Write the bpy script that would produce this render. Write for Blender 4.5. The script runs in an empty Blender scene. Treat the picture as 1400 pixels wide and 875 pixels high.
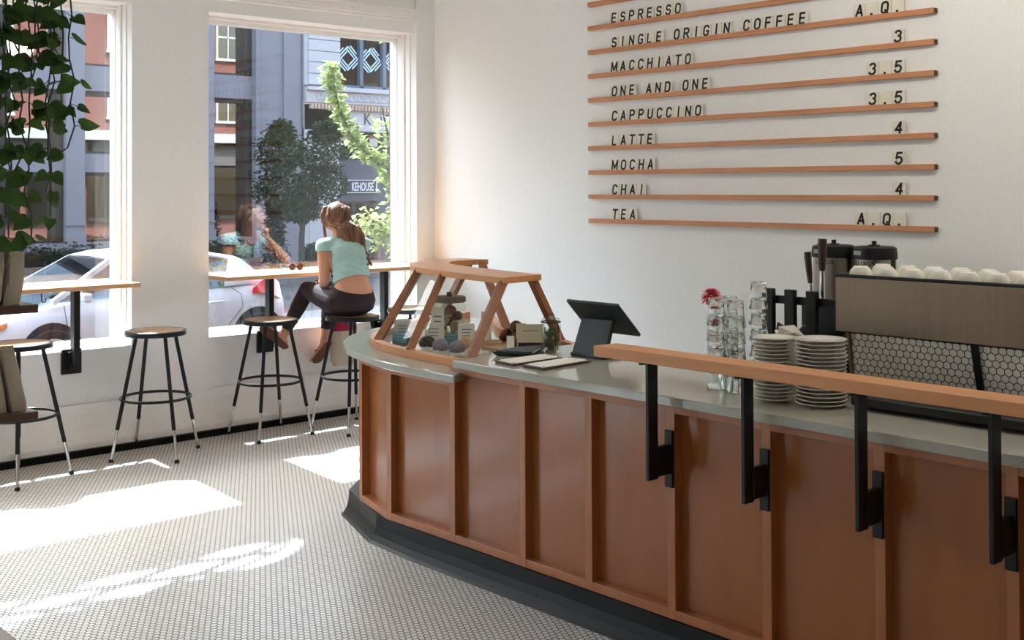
import bpy, bmesh, math, random
from mathutils import Vector as V, Matrix

# ------------------------------------------------------------------ camera, light, exposure
S = bpy.context.scene
C = S.collection
S.view_settings.view_transform = 'Standard'
S.view_settings.look = 'None'
S.view_settings.gamma = 1.0
S.view_settings.use_curve_mapping = False
S.view_settings.exposure = 1.93
S.cycles.max_bounces = 16
S.cycles.diffuse_bounces = 6
S.cycles.glossy_bounces = 6
S.cycles.transmission_bounces = 14
S.cycles.transparent_max_bounces = 16
S.cycles.caustics_reflective = False
S.cycles.caustics_refractive = False
S.cycles.sample_clamp_indirect = 6.0
S.cycles.use_denoising = True

cam_data = bpy.data.cameras.new('camera')
cam = bpy.data.objects.new('camera', cam_data)
C.objects.link(cam)
cam_data.sensor_fit = 'HORIZONTAL'
cam_data.sensor_width = 36.0
cam_data.lens = 36.0 * 1589.99 / 1400.0
cam_data.shift_y = -(437.5 - 233.43) / 1400.0
cam_data.clip_end = 300
yaw, pitch, roll = math.radians(47.7496), math.radians(0.8362), math.radians(-0.2342)
fw = V((math.cos(yaw) * math.cos(pitch), math.sin(yaw) * math.cos(pitch), math.sin(pitch)))
rt = V((math.sin(yaw), -math.cos(yaw), 0))
up = rt.cross(fw)
r2 = rt * math.cos(roll) + up * math.sin(roll)
u2 = -rt * math.sin(roll) + up * math.cos(roll)
cam.matrix_world = Matrix(((r2.x, u2.x, -fw.x, -5.608), (r2.y, u2.y, -fw.y, -7.103), (r2.z, u2.z, -fw.z, 1.65), (0, 0, 0, 1)))
S.camera = cam

SUN_DIR = V((-0.085, -1.0, -1.36))
sd = bpy.data.lights.new('sun', 'SUN')
sd.energy = 5.2
sd.angle = math.radians(0.55)
sd.color = (0.81, 0.95, 1.17)
sun = bpy.data.objects.new('sun', sd)
C.objects.link(sun)
sun.location = (3, 30, 40)
sun.rotation_euler = SUN_DIR.to_track_quat('-Z', 'Y').to_euler()

world = bpy.data.worlds.new('sky')
S.world = world
world.use_nodes = True
wn = world.node_tree
wn.nodes.clear()
sky = wn.nodes.new('ShaderNodeTexSky')
sky.sky_type = 'NISHITA'
sky.sun_disc = False
sky.sun_elevation = math.radians(54.2)
sky.sun_rotation = math.radians(5)
sky.air_density = 1.3
sky.dust_density = 4.0
sky.ozone_density = 1.0
bg = wn.nodes.new('ShaderNodeBackground')
bg.inputs[1].default_value = 0.40
wo = wn.nodes.new('ShaderNodeOutputWorld')
wn.links.new(sky.outputs[0], bg.inputs[0])
wn.links.new(bg.outputs[0], wo.inputs[0])

# ------------------------------------------------------------------ helpers
def lin(c):
    def f(u):
        u /= 255.0
        return u / 12.92 if u <= 0.04045 else ((u + 0.055) / 1.055) ** 2.4
    return (f(c[0]), f(c[1]), f(c[2]), 1.0)

def newmat(name):
    m = bpy.data.materials.new(name)
    m.use_nodes = True
    nt = m.node_tree
    nt.nodes.clear()
    out = nt.nodes.new('ShaderNodeOutputMaterial')
    return m, nt, out

def pbr(name, col, rough=0.5, metal=0.0, var=0.12, scale=6.0, stretch=(1, 1, 1), bump=0.0, spec=0.5, detail=3.0, trans=0.0, coat=0.0, sss=0.0, col2=None, coat_rough=0.05):
    m, nt, out = newmat(name)
    b = nt.nodes.new('ShaderNodeBsdfPrincipled')
    nt.links.new(b.outputs[0], out.inputs[0])
    b.inputs['Roughness'].default_value = rough
    b.inputs['Metallic'].default_value = metal
    b.inputs['Specular IOR Level'].default_value = spec
    b.inputs['Coat Weight'].default_value = coat
    b.inputs['Coat Roughness'].default_value = coat_rough
    if trans:
        b.inputs['Transmission Weight'].default_value = trans
    if sss:
        b.inputs['Subsurface Weight'].default_value = sss
        b.inputs['Subsurface Radius'].default_value = (0.02, 0.008, 0.004)
    tc = nt.nodes.new('ShaderNodeTexCoord')
    mp = nt.nodes.new('ShaderNodeMapping')
    mp.inputs['Scale'].default_value = stretch
    nz = nt.nodes.new('ShaderNodeTexNoise')
    nz.inputs['Scale'].default_value = scale
    nz.inputs['Detail'].default_value = detail
    nt.links.new(tc.outputs['Object'], mp.inputs[0])
    nt.links.new(mp.outputs[0], nz.inputs['Vector'])
    mx = nt.nodes.new('ShaderNodeMix')
    mx.data_type = 'RGBA'
    c = lin(col)
    if col2:
        c1, c2 = c, lin(col2)
    else:
        c1 = tuple(min(1, x * (1 + var)) for x in c[:3]) + (1,)
        c2 = tuple(x * (1 - var) for x in c[:3]) + (1,)
    mx.inputs[6].default_value = c1
    mx.inputs[7].default_value = c2
    rmp = nt.nodes.new('ShaderNodeMapRange')
    rmp.inputs[1].default_value = 0.3
    rmp.inputs[2].default_value = 0.7
    nt.links.new(nz.outputs['Fac'], rmp.inputs[0])
    nt.links.new(rmp.outputs[0], mx.inputs[0])
    nt.links.new(mx.outputs[2], b.inputs['Base Color'])
    if bump:
        bp = nt.nodes.new('ShaderNodeBump')
        bp.inputs['Strength'].default_value = bump
        bp.inputs['Distance'].default_value = 0.01
        nt.links.new(nz.outputs['Fac'], bp.inputs['Height'])
        nt.links.new(bp.outputs[0], b.inputs['Normal'])
    return m

def hexmat(name, col, grout, pitch, axes=(0, 1), rough=0.3, line=0.06, var=0.06, spec=0.4):
    """hexagon mosaic: tile rows along the first axis"""
    m, nt, out = newmat(name)
    N, L = nt.nodes, nt.links
    b = N.new('ShaderNodeBsdfPrincipled')
    L.new(b.outputs[0], out.inputs[0])
    tc = N.new('ShaderNodeTexCoord')
    sp = N.new('ShaderNodeSeparateXYZ')
    L.new(tc.outputs['Object'], sp.inputs[0])
    cb = N.new('ShaderNodeCombineXYZ')
    L.new(sp.outputs[axes[0]], cb.inputs[0])
    L.new(sp.outputs[axes[1]], cb.inputs[1])
    def vm(op, a, bb=None):
        n = N.new('ShaderNodeVectorMath')
        n.operation = op
        for i, x in enumerate((a, bb)):
            if x is None: continue
            if isinstance(x, tuple): n.inputs[i].default_value = x
            else: L.new(x, n.inputs[i])
        return n
    def ma(op, a, bb=None, cc=None):
        n = N.new('ShaderNodeMath')
        n.operation = op
        for i, x in enumerate((a, bb, cc)):
            if x is None: continue
            if isinstance(x, (int, float)): n.inputs[i].default_value = x
            else: L.new(x, n.inputs[i])
        return n.outputs[0]
    k = 1.0 / pitch
    p = vm('MULTIPLY_ADD', cb.outputs[0], (k, k, 0))
    p.inputs[2].default_value = (1000.0, 1000.0 * math.sqrt(3), 0)
    R3 = math.sqrt(3)
    def cell(v):
        md = vm('MODULO', v, (1.0, R3, 1.0))
        return vm('SUBTRACT', md.outputs[0], (0.5, R3 / 2, 0))
    a = cell(p.outputs[0])
    q = vm('SUBTRACT', p.outputs[0], (0.5, R3 / 2, 0))
    c = cell(q.outputs[0])
    da = vm('DOT_PRODUCT', a.outputs[0], a.outputs[0]).outputs['Value']
    dc = vm('DOT_PRODUCT', c.outputs[0], c.outputs[0]).outputs['Value']
    lt = ma('LESS_THAN', da, dc)
    mx = N.new('ShaderNodeMix')
    mx.data_type = 'VECTOR'
    L.new(lt, mx.inputs[0])
    L.new(c.outputs[0], mx.inputs[4])
    L.new(a.outputs[0], mx.inputs[5])
    g = vm('ABSOLUTE', mx.outputs[1])
    s2 = N.new('ShaderNodeSeparateXYZ')
    L.new(g.outputs[0], s2.inputs[0])
    h = ma('ADD', ma('MULTIPLY', s2.outputs[0], 0.5), ma('MULTIPLY', s2.outputs[1], R3 / 2))
    d = ma('MAXIMUM', s2.outputs[0], h)
    gr = ma('GREATER_THAN', d, 0.5 - line)
    # per-tile tone from the tile's own centre
    ctr = vm('SUBTRACT', p.outputs[0], mx.outputs[1])
    wn_ = N.new('ShaderNodeTexWhiteNoise')
    wn_.noise_dimensions = '2D'
    sn = vm('SNAP', ctr.outputs[0], (0.25, 0.25, 0.25))
    L.new(sn.outputs[0], wn_.inputs['Vector'])
    c1 = N.new('ShaderNodeMix')
    c1.data_type = 'RGBA'
    cc = lin(col)
    c1.inputs[6].default_value = tuple(x * (1 - var) for x in cc[:3]) + (1,)
    c1.inputs[7].default_value = tuple(min(1, x * (1 + var)) for x in cc[:3]) + (1,)
    L.new(wn_.outputs['Value'], c1.inputs[0])
    c2 = N.new('ShaderNodeMix')
    c2.data_type = 'RGBA'
    L.new(gr, c2.inputs[0])
    L.new(c1.outputs[2], c2.inputs[6])
    c2.inputs[7].default_value = lin(grout)
    L.new(c2.outputs[2], b.inputs['Base Color'])
    rr = ma('MULTIPLY_ADD', gr, 0.4, rough)
    L.new(rr, b.inputs['Roughness'])
    b.inputs['Specular IOR Level'].default_value = spec
    return m

def paneglass(name, refl=0.10, tint=(0.93, 0.96, 0.95), edge=0.9):
    """thin flat pane: clear with a mirror-like surface reflection"""
    m, nt, out = newmat(name)
    t = nt.nodes.new('ShaderNodeBsdfTransparent')
    t.inputs[0].default_value = (*tint, 1)
    g = nt.nodes.new('ShaderNodeBsdfGlossy')
    g.inputs['Roughness'].default_value = 0.0
    lw = nt.nodes.new('ShaderNodeLayerWeight')
    lw.inputs[0].default_value = 0.5
    fr = nt.nodes.new('ShaderNodeMath')
    fr.operation = 'POWER'
    fr.inputs[1].default_value = 5.0
    nt.links.new(lw.outputs['Facing'], fr.inputs[0])
    ad = nt.nodes.new('ShaderNodeMath')
    ad.operation = 'MULTIPLY_ADD'
    ad.inputs[1].default_value = edge
    ad.inputs[2].default_value = refl
    mx = nt.nodes.new('ShaderNodeMixShader')
    nt.links.new(fr.outputs[0], ad.inputs[0])
    nt.links.new(ad.outputs[0], mx.inputs[0])
    nt.links.new(t.outputs[0], mx.inputs[1])
    nt.links.new(g.outputs[0], mx.inputs[2])
    nt.links.new(mx.outputs[0], out.inputs[0])
    return m

def brickmat(name, c1, c2, mortar, scale=1.0):
    m, nt, out = newmat(name)
    b = nt.nodes.new('ShaderNodeBsdfPrincipled')
    b.inputs['Roughness'].default_value = 0.85
    br = nt.nodes.new('ShaderNodeTexBrick')
    br.inputs['Color1'].default_value = lin(c1)
    br.inputs['Color2'].default_value = lin(c2)
    br.inputs['Mortar'].default_value = lin(mortar)
    br.inputs['Scale'].default_value = scale
    br.inputs['Mortar Size'].default_value = 0.012
    br.inputs['Brick Width'].default_value = 0.22
    br.inputs['Row Height'].default_value = 0.075
    tc = nt.nodes.new('ShaderNodeTexCoord')
    mp = nt.nodes.new('ShaderNodeMapping')
    mp.inputs['Rotation'].default_value = (math.pi / 2, 0, 0)
    nt.links.new(tc.outputs['Object'], mp.inputs[0])
    nt.links.new(mp.outputs[0], br.inputs['Vector'])
    nt.links.new(br.outputs[0], b.inputs['Base Color'])
    nt.links.new(b.outputs[0], out.inputs[0])
    return m

ORG = {}                                    # world origin of every thing's Empty
class MB:
    def __init__(s):
        s.bm = bmesh.new()
    def mesh(s, vs, fs):
        v = [s.bm.verts.new(p) for p in vs]
        for f in fs:
            try: s.bm.faces.new([v[i] for i in f])
            except ValueError: pass
        return s
    def box(s, x0, x1, y0, y1, z0, z1):
        return s.obox(((x0 + x1) / 2, (y0 + y1) / 2, (z0 + z1) / 2), ((x1 - x0) / 2, 0, 0), (0, (y1 - y0) / 2, 0), (0, 0, (z1 - z0) / 2))
    def obox(s, c, a, b, d):
        c, a, b, d = V(c), V(a), V(b), V(d)
        vs = [c + i * a + j * b + k * d for i in (-1, 1) for j in (-1, 1) for k in (-1, 1)]
        return s.mesh(vs, [(0, 1, 3, 2), (4, 6, 7, 5), (0, 4, 5, 1), (2, 3, 7, 6), (0, 2, 6, 4), (1, 5, 7, 3)])
    def beam(s, p0, p1, w, h, upv=(0, 0, 1)):
        p0, p1 = V(p0), V(p1)
        d = (p1 - p0)
        x = d.normalized()
        y = V(upv).cross(x).normalized()
        z = x.cross(y)
        return s.obox((p0 + p1) / 2, d / 2, y * w / 2, z * h / 2)
    def prism(s, poly, z0, z1):
        n = len(poly)
        vs = [(x, y, z0) for x, y in poly] + [(x, y, z1) for x, y in poly]
        fs = [tuple(range(n))[::-1], tuple(range(n, 2 * n))] + [(i, (i + 1) % n, n + (i + 1) % n, n + i) for i in range(n)]
        return s.mesh(vs, fs)
    def strip(s, outer, inner, z0, z1):
        """solid band between two open polylines with equal counts"""
        n = len(outer)
        for i in range(n - 1):
            s.prism([outer[i], outer[i + 1], inner[i + 1], inner[i]], z0, z1)
        bmesh.ops.remove_doubles(s.bm, verts=s.bm.verts[:], dist=1e-5)
        seen = {}
        for f in s.bm.faces[:]:
            k = tuple(sorted(v.index for v in f.verts)) if False else tuple(sorted((round(v.co.x, 5), round(v.co.y, 5), round(v.co.z, 5)) for v in f.verts))
            seen.setdefault(k, []).append(f)
        dead = [f for l in seen.values() if len(l) > 1 for f in l]
        bmesh.ops.delete(s.bm, geom=dead, context='FACES')
        return s
    def loft(s, rings, closed=True, caps=True):
        n = len(rings[0])
        vv = [[s.bm.verts.new(p) for p in r] for r in rings]
        for a, b in zip(vv, vv[1:]):
            for i in range(n if closed else n - 1):
                j = (i + 1) % n
                try: s.bm.faces.new((a[i], a[j], b[j], b[i]))
                except ValueError: pass
        if caps and closed:
            for r in (vv[0], vv[-1]):
                try: s.bm.faces.new(r)
                except ValueError: pass
        return s
    def tube(s, pts, r, seg=10, caps=True, flat=None):
        pts = [V(p) for p in pts]
        n = len(pts)
        rs = r if isinstance(r, (list, tuple)) else [r] * n
        rings = []
        ref = None
        for i, p in enumerate(pts):
            t = (pts[min(i + 1, n - 1)] - pts[max(i - 1, 0)]).normalized()
            if ref is None:
                ref = V((0, 0, 1)) if abs(t.z) < 0.9 else V((1, 0, 0))
            x = (ref - t * ref.dot(t)).normalized()
            y = t.cross(x)
            ref = x
            ky = flat or 1.0
            rings.append([p + (x * math.cos(a) + y * math.sin(a) * ky) * rs[i] for a in [2 * math.pi * k / seg for k in range(seg)]])
        return s.loft(rings, True, caps)
    def lathe(s, prof, c=(0, 0, 0), seg=32, caps=True):
        c = V(c)
        rings = [[c + V((r * math.cos(a), r * math.sin(a), z)) for a in [2 * math.pi * k / seg for k in range(seg)]] for r, z in prof]
        return s.loft(rings, True, caps)
    def ball(s, c, r, u=16, v=10, rot=None):
        c = V(c)
        r = V(r) if not isinstance(r, (int, float)) else V((r, r, r))
        rings = []
        for i in range(1, v):
            th = math.pi * i / v
            ring = []
            for k in range(u):
                a = 2 * math.pi * k / u
                p = V((r.x * math.sin(th) * math.cos(a), r.y * math.sin(th) * math.sin(a), -r.z * math.cos(th)))
                if rot: p = rot @ p
                ring.append(c + p)
            rings.append(ring)
        return s.loft(rings, True, True)
    def ring(s, c, R, r, seg=40, sub=8, nrm=(0, 0, 1)):
        c = V(c)
        vv = []
        for i in range(seg):
            a = 2 * math.pi * i / seg
            d = V((math.cos(a), math.sin(a), 0))
            vv.append([c + d * (R + r * math.cos(b)) + V((0, 0, r * math.sin(b))) for b in [2 * math.pi * k / sub for k in range(sub)]])
        bv = [[s.bm.verts.new(p) for p in rr] for rr in vv]
        for i in range(seg):
            for k in range(sub):
                s.bm.faces.new((bv[i][k], bv[(i + 1) % seg][k], bv[(i + 1) % seg][(k + 1) % sub], bv[i][(k + 1) % sub]))
        return s
    def xform(s, m):
        bmesh.ops.transform(s.bm, matrix=m, verts=s.bm.verts[:])
        return s
    def build(s, name, mat, parent=None, bevel=0.0, smooth=False, label=None, normals=True):
        if parent is not None:
            o0 = ORG.get(parent.name, V((0, 0, 0)))
            bmesh.ops.translate(s.bm, vec=-o0, verts=s.bm.verts[:])
        if normals:
            bmesh.ops.recalc_face_normals(s.bm, faces=s.bm.faces[:])
        me = bpy.data.meshes.new(name)
        s.bm.to_mesh(me)
        s.bm.free()
        if smooth:
            for p in me.polygons: p.use_smooth = True
            if smooth != 'all':
                try: me.set_sharp_from_angle(angle=math.radians(38))
                except Exception: pass
        me.materials.append(mat)
        o = bpy.data.objects.new(name, me)
        C.objects.link(o)
        if parent is not None:
            o.parent = parent
            ORG[o.name] = ORG.get(parent.name, V((0, 0, 0)))
        if bevel:
            b = o.modifiers.new('bevel', 'BEVEL')
            b.width = bevel
            b.segments = 2
            b.limit_method = 'ANGLE'
        if label: o['label'] = label
        return o

def tag(o, label, cat, group=None, kind=None):
    o['label'] = label
    o['category'] = cat
    if group: o['group'] = group
    if kind: o['kind'] = kind
    return o

def thing(name, label, cat, loc=(0, 0, 0), group=None):
    o = bpy.data.objects.new(name, None)
    o.empty_display_size = 0.05
    C.objects.link(o)
    o.location = loc
    ORG[o.name] = V(loc)
    return tag(o, label, cat, group)

def struct(o):
    o['kind'] = 'structure'
    return o

def copy_thing(src, loc, rz=None, label=None):
    r = src.copy()
    C.objects.link(r)
    r.location = loc
    if rz is not None: r.rotation_euler = (0, 0, rz)
    if label: r['label'] = label
    for ch in list(src.children):
        c = ch.copy()
        C.objects.link(c)
        c.parent = r
        for g in list(ch.children):
            d = g.copy()
            C.objects.link(d)
            d.parent = c
    return r

def spline(pts, n=8):
    """Catmull-Rom through 2-D or 3-D points"""
    P = [V(p) if len(p) == 3 else V((p[0], p[1], 0)) for p in pts]
    P = [P[0] * 2 - P[1]] + P + [P[-1] * 2 - P[-2]]
    out = []
    for i in range(1, len(P) - 2):
        a, b, c, d = P[i - 1:i + 3]
        for k in range(n):
            t = k / n
            out.append(0.5 * (2 * b + (c - a) * t + (2 * a - 5 * b + 4 * c - d) * t * t + (3 * b - a - 3 * c + d) * t ** 3))
    out.append(P[-2])
    return [tuple(p) if len(pts[0]) == 3 else (p.x, p.y) for p in out]

def offset(poly, d):
    """shift an open polyline sideways by d (to its right-hand side)"""
    out = []
    n = len(poly)
    for i in range(n):
        a, b = V((*poly[max(i - 1, 0)], 0)), V((*poly[min(i + 1, n - 1)], 0))
        t = (b - a).normalized()
        out.append((poly[i][0] + t.y * d, poly[i][1] - t.x * d))
    return out

rnd = random.Random(7)

# ------------------------------------------------------------------ materials
m_paint = pbr('white wall paint', (236, 236, 235), 0.75, var=0.02, scale=40, bump=0.05)
m_trimw = pbr('white gloss trim paint', (236, 234, 230), 0.4, var=0.02, scale=10)
m_ceil = pbr('ceiling paint', (230, 228, 222), 0.9, var=0.02)
m_floor = hexmat('white hexagon mosaic', (212, 212, 211), (56, 54, 53), 0.0262, rough=0.32, line=0.07)
m_bhex = hexmat('black hexagon mosaic', (17, 19, 20), (8, 9, 10), 0.0262, rough=0.5, line=0.05, var=0.25, spec=0.15)
m_btile = pbr('black tile', (13, 15, 16), 0.45, var=0.25, scale=40, spec=0.25)
m_wood = pbr('stained plywood panel', (154, 89, 45), 0.5, var=0.10, scale=5.0, stretch=(2.0, 2.0, 0.5), spec=0.1, coat=1.0, coat_rough=0.17, detail=5)
m_wood2 = pbr('stained wood batten', (164, 98, 54), 0.38, var=0.10, scale=9.0, stretch=(3.0, 3.0, 0.3), spec=0.7, detail=5)
m_maple = pbr('maple wood', (206, 142, 92), 0.38, var=0.10, scale=7.0, stretch=(6.0, 0.4, 6.0), detail=5)
m_mapx = pbr('bar maple wood', (206, 160, 116), 0.38, var=0.10, scale=7.0, stretch=(0.4, 6.0, 6.0), detail=5)
m_walnut = pbr('dark walnut', (74, 46, 36), 0.5, var=0.2, scale=9.0, stretch=(0.5, 6, 6), detail=5)
m_slab = pbr('grey quartz slab', (172, 170, 160), 0.08, var=0.05, scale=90, spec=0.6)
m_black = pbr('black powder-coated steel', (15, 17, 19), 0.42, var=0.15, scale=20, spec=0.35)
m_chrome = pbr('chrome', (215, 212, 208), 0.12, 1.0, var=0.02)
m_steel = pbr('brushed stainless steel', (126, 111, 96), 0.42, 1.0, var=0.05, scale=3, stretch=(1, 40, 1))
m_hardb = pbr('hardboard seat', (150, 116, 84), 0.38, var=0.1, scale=14)
m_rubber = pbr('dark rubber', (35, 33, 32), 0.8)
m_pane = paneglass('window glass', 0.078)
m_case = paneglass('display case glass', 0.015, (0.96, 0.98, 0.97), 0.35)
# ------------------------------------------------------------------ room shell
XM, YW, ZC = 0.126, 0.15, 4.5
XL, YB = -9.2, -10.2
BAYS = [(-8.85, -7.05), (-6.5, -4.72), (-4.15, -2.368), (-1.824, -0.049)]
ZS, ZH = 0.63, 2.862

f = MB().box(XL, XM, YB, 0.48, -0.12, 0.0).build('floor', m_floor)
struct(f)
c = MB().box(XL, XM, YB, 0.48, ZC, ZC + 0.15).build('ceiling', m_ceil)
struct(c)
struct(MB().box(XM, XM + 0.2, YB, 0.62, 0, ZC).build('wall_right', m_paint))
struct(MB().box(XL - 0.2, XL, YB, 0.62, 0, ZC).build('wall_left', m_paint))
struct(MB().box(XL - 0.2, XM + 0.2, YB - 0.2, YB, 0, ZC).build('wall_back', m_paint))

# window wall: piers between the bays, recessed panels below the sills and over the heads
w = MB()
edges = [XL] + [e for b in BAYS for e in b] + [XM]
for i in range(0, len(edges), 2):
    w.box(edges[i], edges[i + 1], YW - 0.025, 0.47, 0, ZC)
LC, LW, LZ0, LZ1, LZT = -3.28, 0.86, 3.73, 3.83, 4.25       # fanlight over the third bay
def fan_top(x):
    t = max(-1.0, min(1.0, (x - LC) / LW))
    return LZ1 + (LZT - LZ1) * math.sqrt(max(0.0, 1 - t * t))
for x0, x1 in BAYS:
    w.box(x0, x1, YW, 0.47, 0, ZS)
    if abs((x0 + x1) / 2 - LC) < 0.1:
        w.loft([[(x, YW, ZH), (x, YW, 3.12), (x, 0.47, LZ0 - 0.22), (x, 0.47, ZH)] for x in (x0, x1)])
        n = 24
        xs = [x0 + (x1 - x0) * k / n for k in range(n + 1)]
        for a, b in zip(xs, xs[1:]):
            za, zb = fan_top(a), fan_top(b)
            w.mesh([(a, YW, za), (b, YW, zb), (b, YW, ZC), (a, YW, ZC), (a, 0.47, za), (b, 0.47, zb), (b, 0.47, ZC), (a, 0.47, ZC)],
                   [(0, 1, 2, 3), (4, 7, 6, 5), (0, 4, 5, 1), (2, 6, 7, 3)])
    else:
        w.box(x0, x1, YW, 0.47, ZH, ZC)
# flared plaster toe along the foot of the wall
prof = [(YW - 0.02, 0.30), (YW - 0.035, 0.24), (YW - 0.075, 0.15), (0.035, 0.075), (0.03, 0.04), (YW, 0.0)]
w.loft([[(x, y, z) for y, z in prof] for x in (XL, XM)], True, True)
struct(w.build('wall_front', m_paint))
struct(MB().box(XL, XM, -0.002, 0.05, 0, 0.042).build('baseboard_front', m_bhex))
struct(MB().box(XM - 0.02, XM, YB, 0, 0, 0.10).build('baseboard_right', m_btile))

for n, (x0, x1) in enumerate(BAYS[::-1], 1):
    fr = MB()
    yf0, yf1 = 0.375, 0.45
    for a, b in ((x0, x0 + 0.07), (x1 - 0.004, x1)):
        fr.box(a, b, yf0, yf1, ZS, ZH)
    fr.box(x0, x0 + 0.02, 0.25, yf0, ZS, ZH).box(x1 - 0.014, x1, 0.27, 0.31, ZS, ZH).box(x1 - 0.008, x1, 0.20, 0.25, ZS, ZH)
    fr.box(x0 + 0.07, x1 - 0.012, yf0, yf1, ZH - 0.045, ZH)
    fr.box(x0 + 0.07, x1 - 0.012, yf0, yf1, ZS, ZS + 0.035)
    fr.box(x0, x1, yf0 - 0.05, yf0, ZH - 0.018, ZH)
    wobj = struct(fr.build('window_%d' % n, m_trimw, bevel=0.004))
    MB().box(x0 + 0.06, x1 - 0.008, 0.414, 0.42, ZS + 0.03, ZH - 0.04).build('pane', m_pane, wobj)
    MB().box(x0, x1, YW - 0.012, yf0, ZS, ZS + 0.012).build('sill_board', m_trimw, wobj)
    # moulded cornice over each bay
    t = MB()
    for (ya, za, zb) in ((0.118, 2.95, 2.972), (0.100, 2.972, 2.992), (0.088, 2.992, 3.03), (0.075, 3.03, 3.042)):
        t.box(x0, x1, ya, YW + 0.01, za, zb)
    struct(t.build('trim_%d' % n, m_trimw, bevel=0.003))

# leaded fanlight, high over the bay
fl = MB()
n = 28
ys = 0.55
arc = [(LC - LW + 2 * LW * k / n, fan_top(LC - LW + 2 * LW * k / n)) for k in range(n + 1)]
fl.tube([(x, ys, z) for x, z in arc], 0.02, 6)
fl.tube([(LC - LW, ys, LZ0 + 0.02), (LC + LW, ys, LZ0 + 0.02)], 0.02, 6)
for k in range(-3, 4):
    for sgn in (-1, 1):
        pts = []
        for j in range(25):
            x = LC + k * 0.56 + sgn * (j / 24.0 - 0.5) * 1.3
            z = LZ0 + (j / 24.0) * 0.56
            if abs(x - LC) < LW and z < fan_top(x): pts.append((x, ys, z))
        if len(pts) > 2: fl.tube([pts[0], pts[-1]], 0.024, 6)
fw_ = struct(fl.build('window_5', m_black))
MB().mesh([(x, 0.58, z) for x, z in arc] + [(x, 0.58, LZ0) for x, z in arc], [(i, i + 1, n + 2 + i, n + 1 + i) for i in range(n)]).build('pane', m_pane, fw_)

# two plain ceiling lamps in the depth of the room, behind the camera
# ------------------------------------------------------------------ street
m_asph = pbr('asphalt', (58, 58, 60), 0.9, var=0.15, scale=30)
m_pave = pbr('concrete paving', (104, 102, 99), 0.85, var=0.08, scale=6)
struct(MB().box(-60, 70, 2.6, 16.2, -0.75, -0.55).build('street_ground', m_asph))
struct(MB().box(-60, 70, 0.62, 2.6, -0.75, -0.42).build('near_pavement', m_pave))
struct(MB().box(-60, 70, 16.2, 34, -0.75, -0.42).build('far_pavement', m_pave))

m_brick = brickmat('red brick', (118, 54, 46), (134, 68, 56), (130, 106, 96))
m_brick2 = brickmat('brown brick', (104, 74, 64), (120, 88, 76), (120, 110, 102))
m_wht = pbr('white painted timber', (190, 190, 188), 0.5, var=0.03)
m_dim = paneglass('dim studio glass', 0.02, (0.3, 0.34, 0.35))
m_dkwin = paneglass('dark shop glass', 0.16, (0.25, 0.27, 0.28))

# outer brick skin of the cafe front
ex = MB()
oe = [(-8.97, -6.95), (-6.6, -4.62), (-4.25, -2.27), (-1.92, 0.052)]
ed = [XL - 0.2] + [e for b in oe for e in b] + [1.2]
for i in range(0, len(ed), 2):
    ex.box(ed[i], ed[i + 1], 0.475, 0.62, -0.6, 3.3)
for x0, x1 in oe:
    ex.box(x0, x1, 0.475, 0.62, -0.6, 0.55)
    ex.box(x0, x1, 0.475, 0.62, 3.12, 3.3)
x0f, x1f = LC - LW, LC + LW
ex.box(XL - 0.2, x0f, 0.475, 0.62, 3.3, 9.0).box(x1f, 1.2, 0.475, 0.62, 3.3, 9.0).box(x0f, x1f, 0.475, 0.62, 4.32, 9.0).box(x0f, x1f, 0.475, 0.62, 3.3, LZ0)
struct(ex.build('wall_exterior', m_brick2))

# brick row next door (its upper windows and awnings show in the shop glass opposite)
nb = thing('brick_rowhouse', 'red brick row house beyond the right end of the cafe front, with white sash windows', 'building', (15, 0.6, -0.42))
wl = MB()
wl.box(1.2, 32, -1.5, 0.62, 3.9, 11)
wl.box(1.2, 32, -1.5, -0.2, -0.6, 3.9)
wl.build('wall', m_brick, nb)
MB().box(1.2, 32, 0.3, 0.95, 3.7, 4.1).build('cornice', m_wht, nb)
for k in range(12):
    xx = 2.6 + 2.5 * k
    for zz in (4.7, 7.5):
        fr = MB()
        fr.box(xx - 0.6, xx - 0.5, 0.62, 0.68, zz, zz + 1.9).box(xx + 0.5, xx + 0.6, 0.62, 0.68, zz, zz + 1.9)
        fr.box(xx - 0.65, xx + 0.65, 0.62, 0.72, zz + 1.9, zz + 2.05).box(xx - 0.65, xx + 0.65, 0.62, 0.74, zz - 0.12, zz)
        fr.box(xx - 0.5, xx + 0.5, 0.62, 0.66, zz + 0.92, zz + 1.0).box(xx - 0.03, xx + 0.03, 0.62, 0.66, zz, zz + 1.9)
        fo = fr.build('sash_window', m_wht, nb)
        MB().box(xx - 0.5, xx + 0.5, 0.625, 0.635, zz, zz + 1.9).build('pane', m_dkwin, fo)
    sf = MB().box(xx - 1.15, xx + 1.15, -0.15, 0.5, 2.7, 3.6).build('awning', m_pave, nb)
    MB().box(xx - 1.1, xx + 1.1, -0.1, 0.0, 0.3, 2.6).build('shop_window', m_dkwin, nb)

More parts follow.
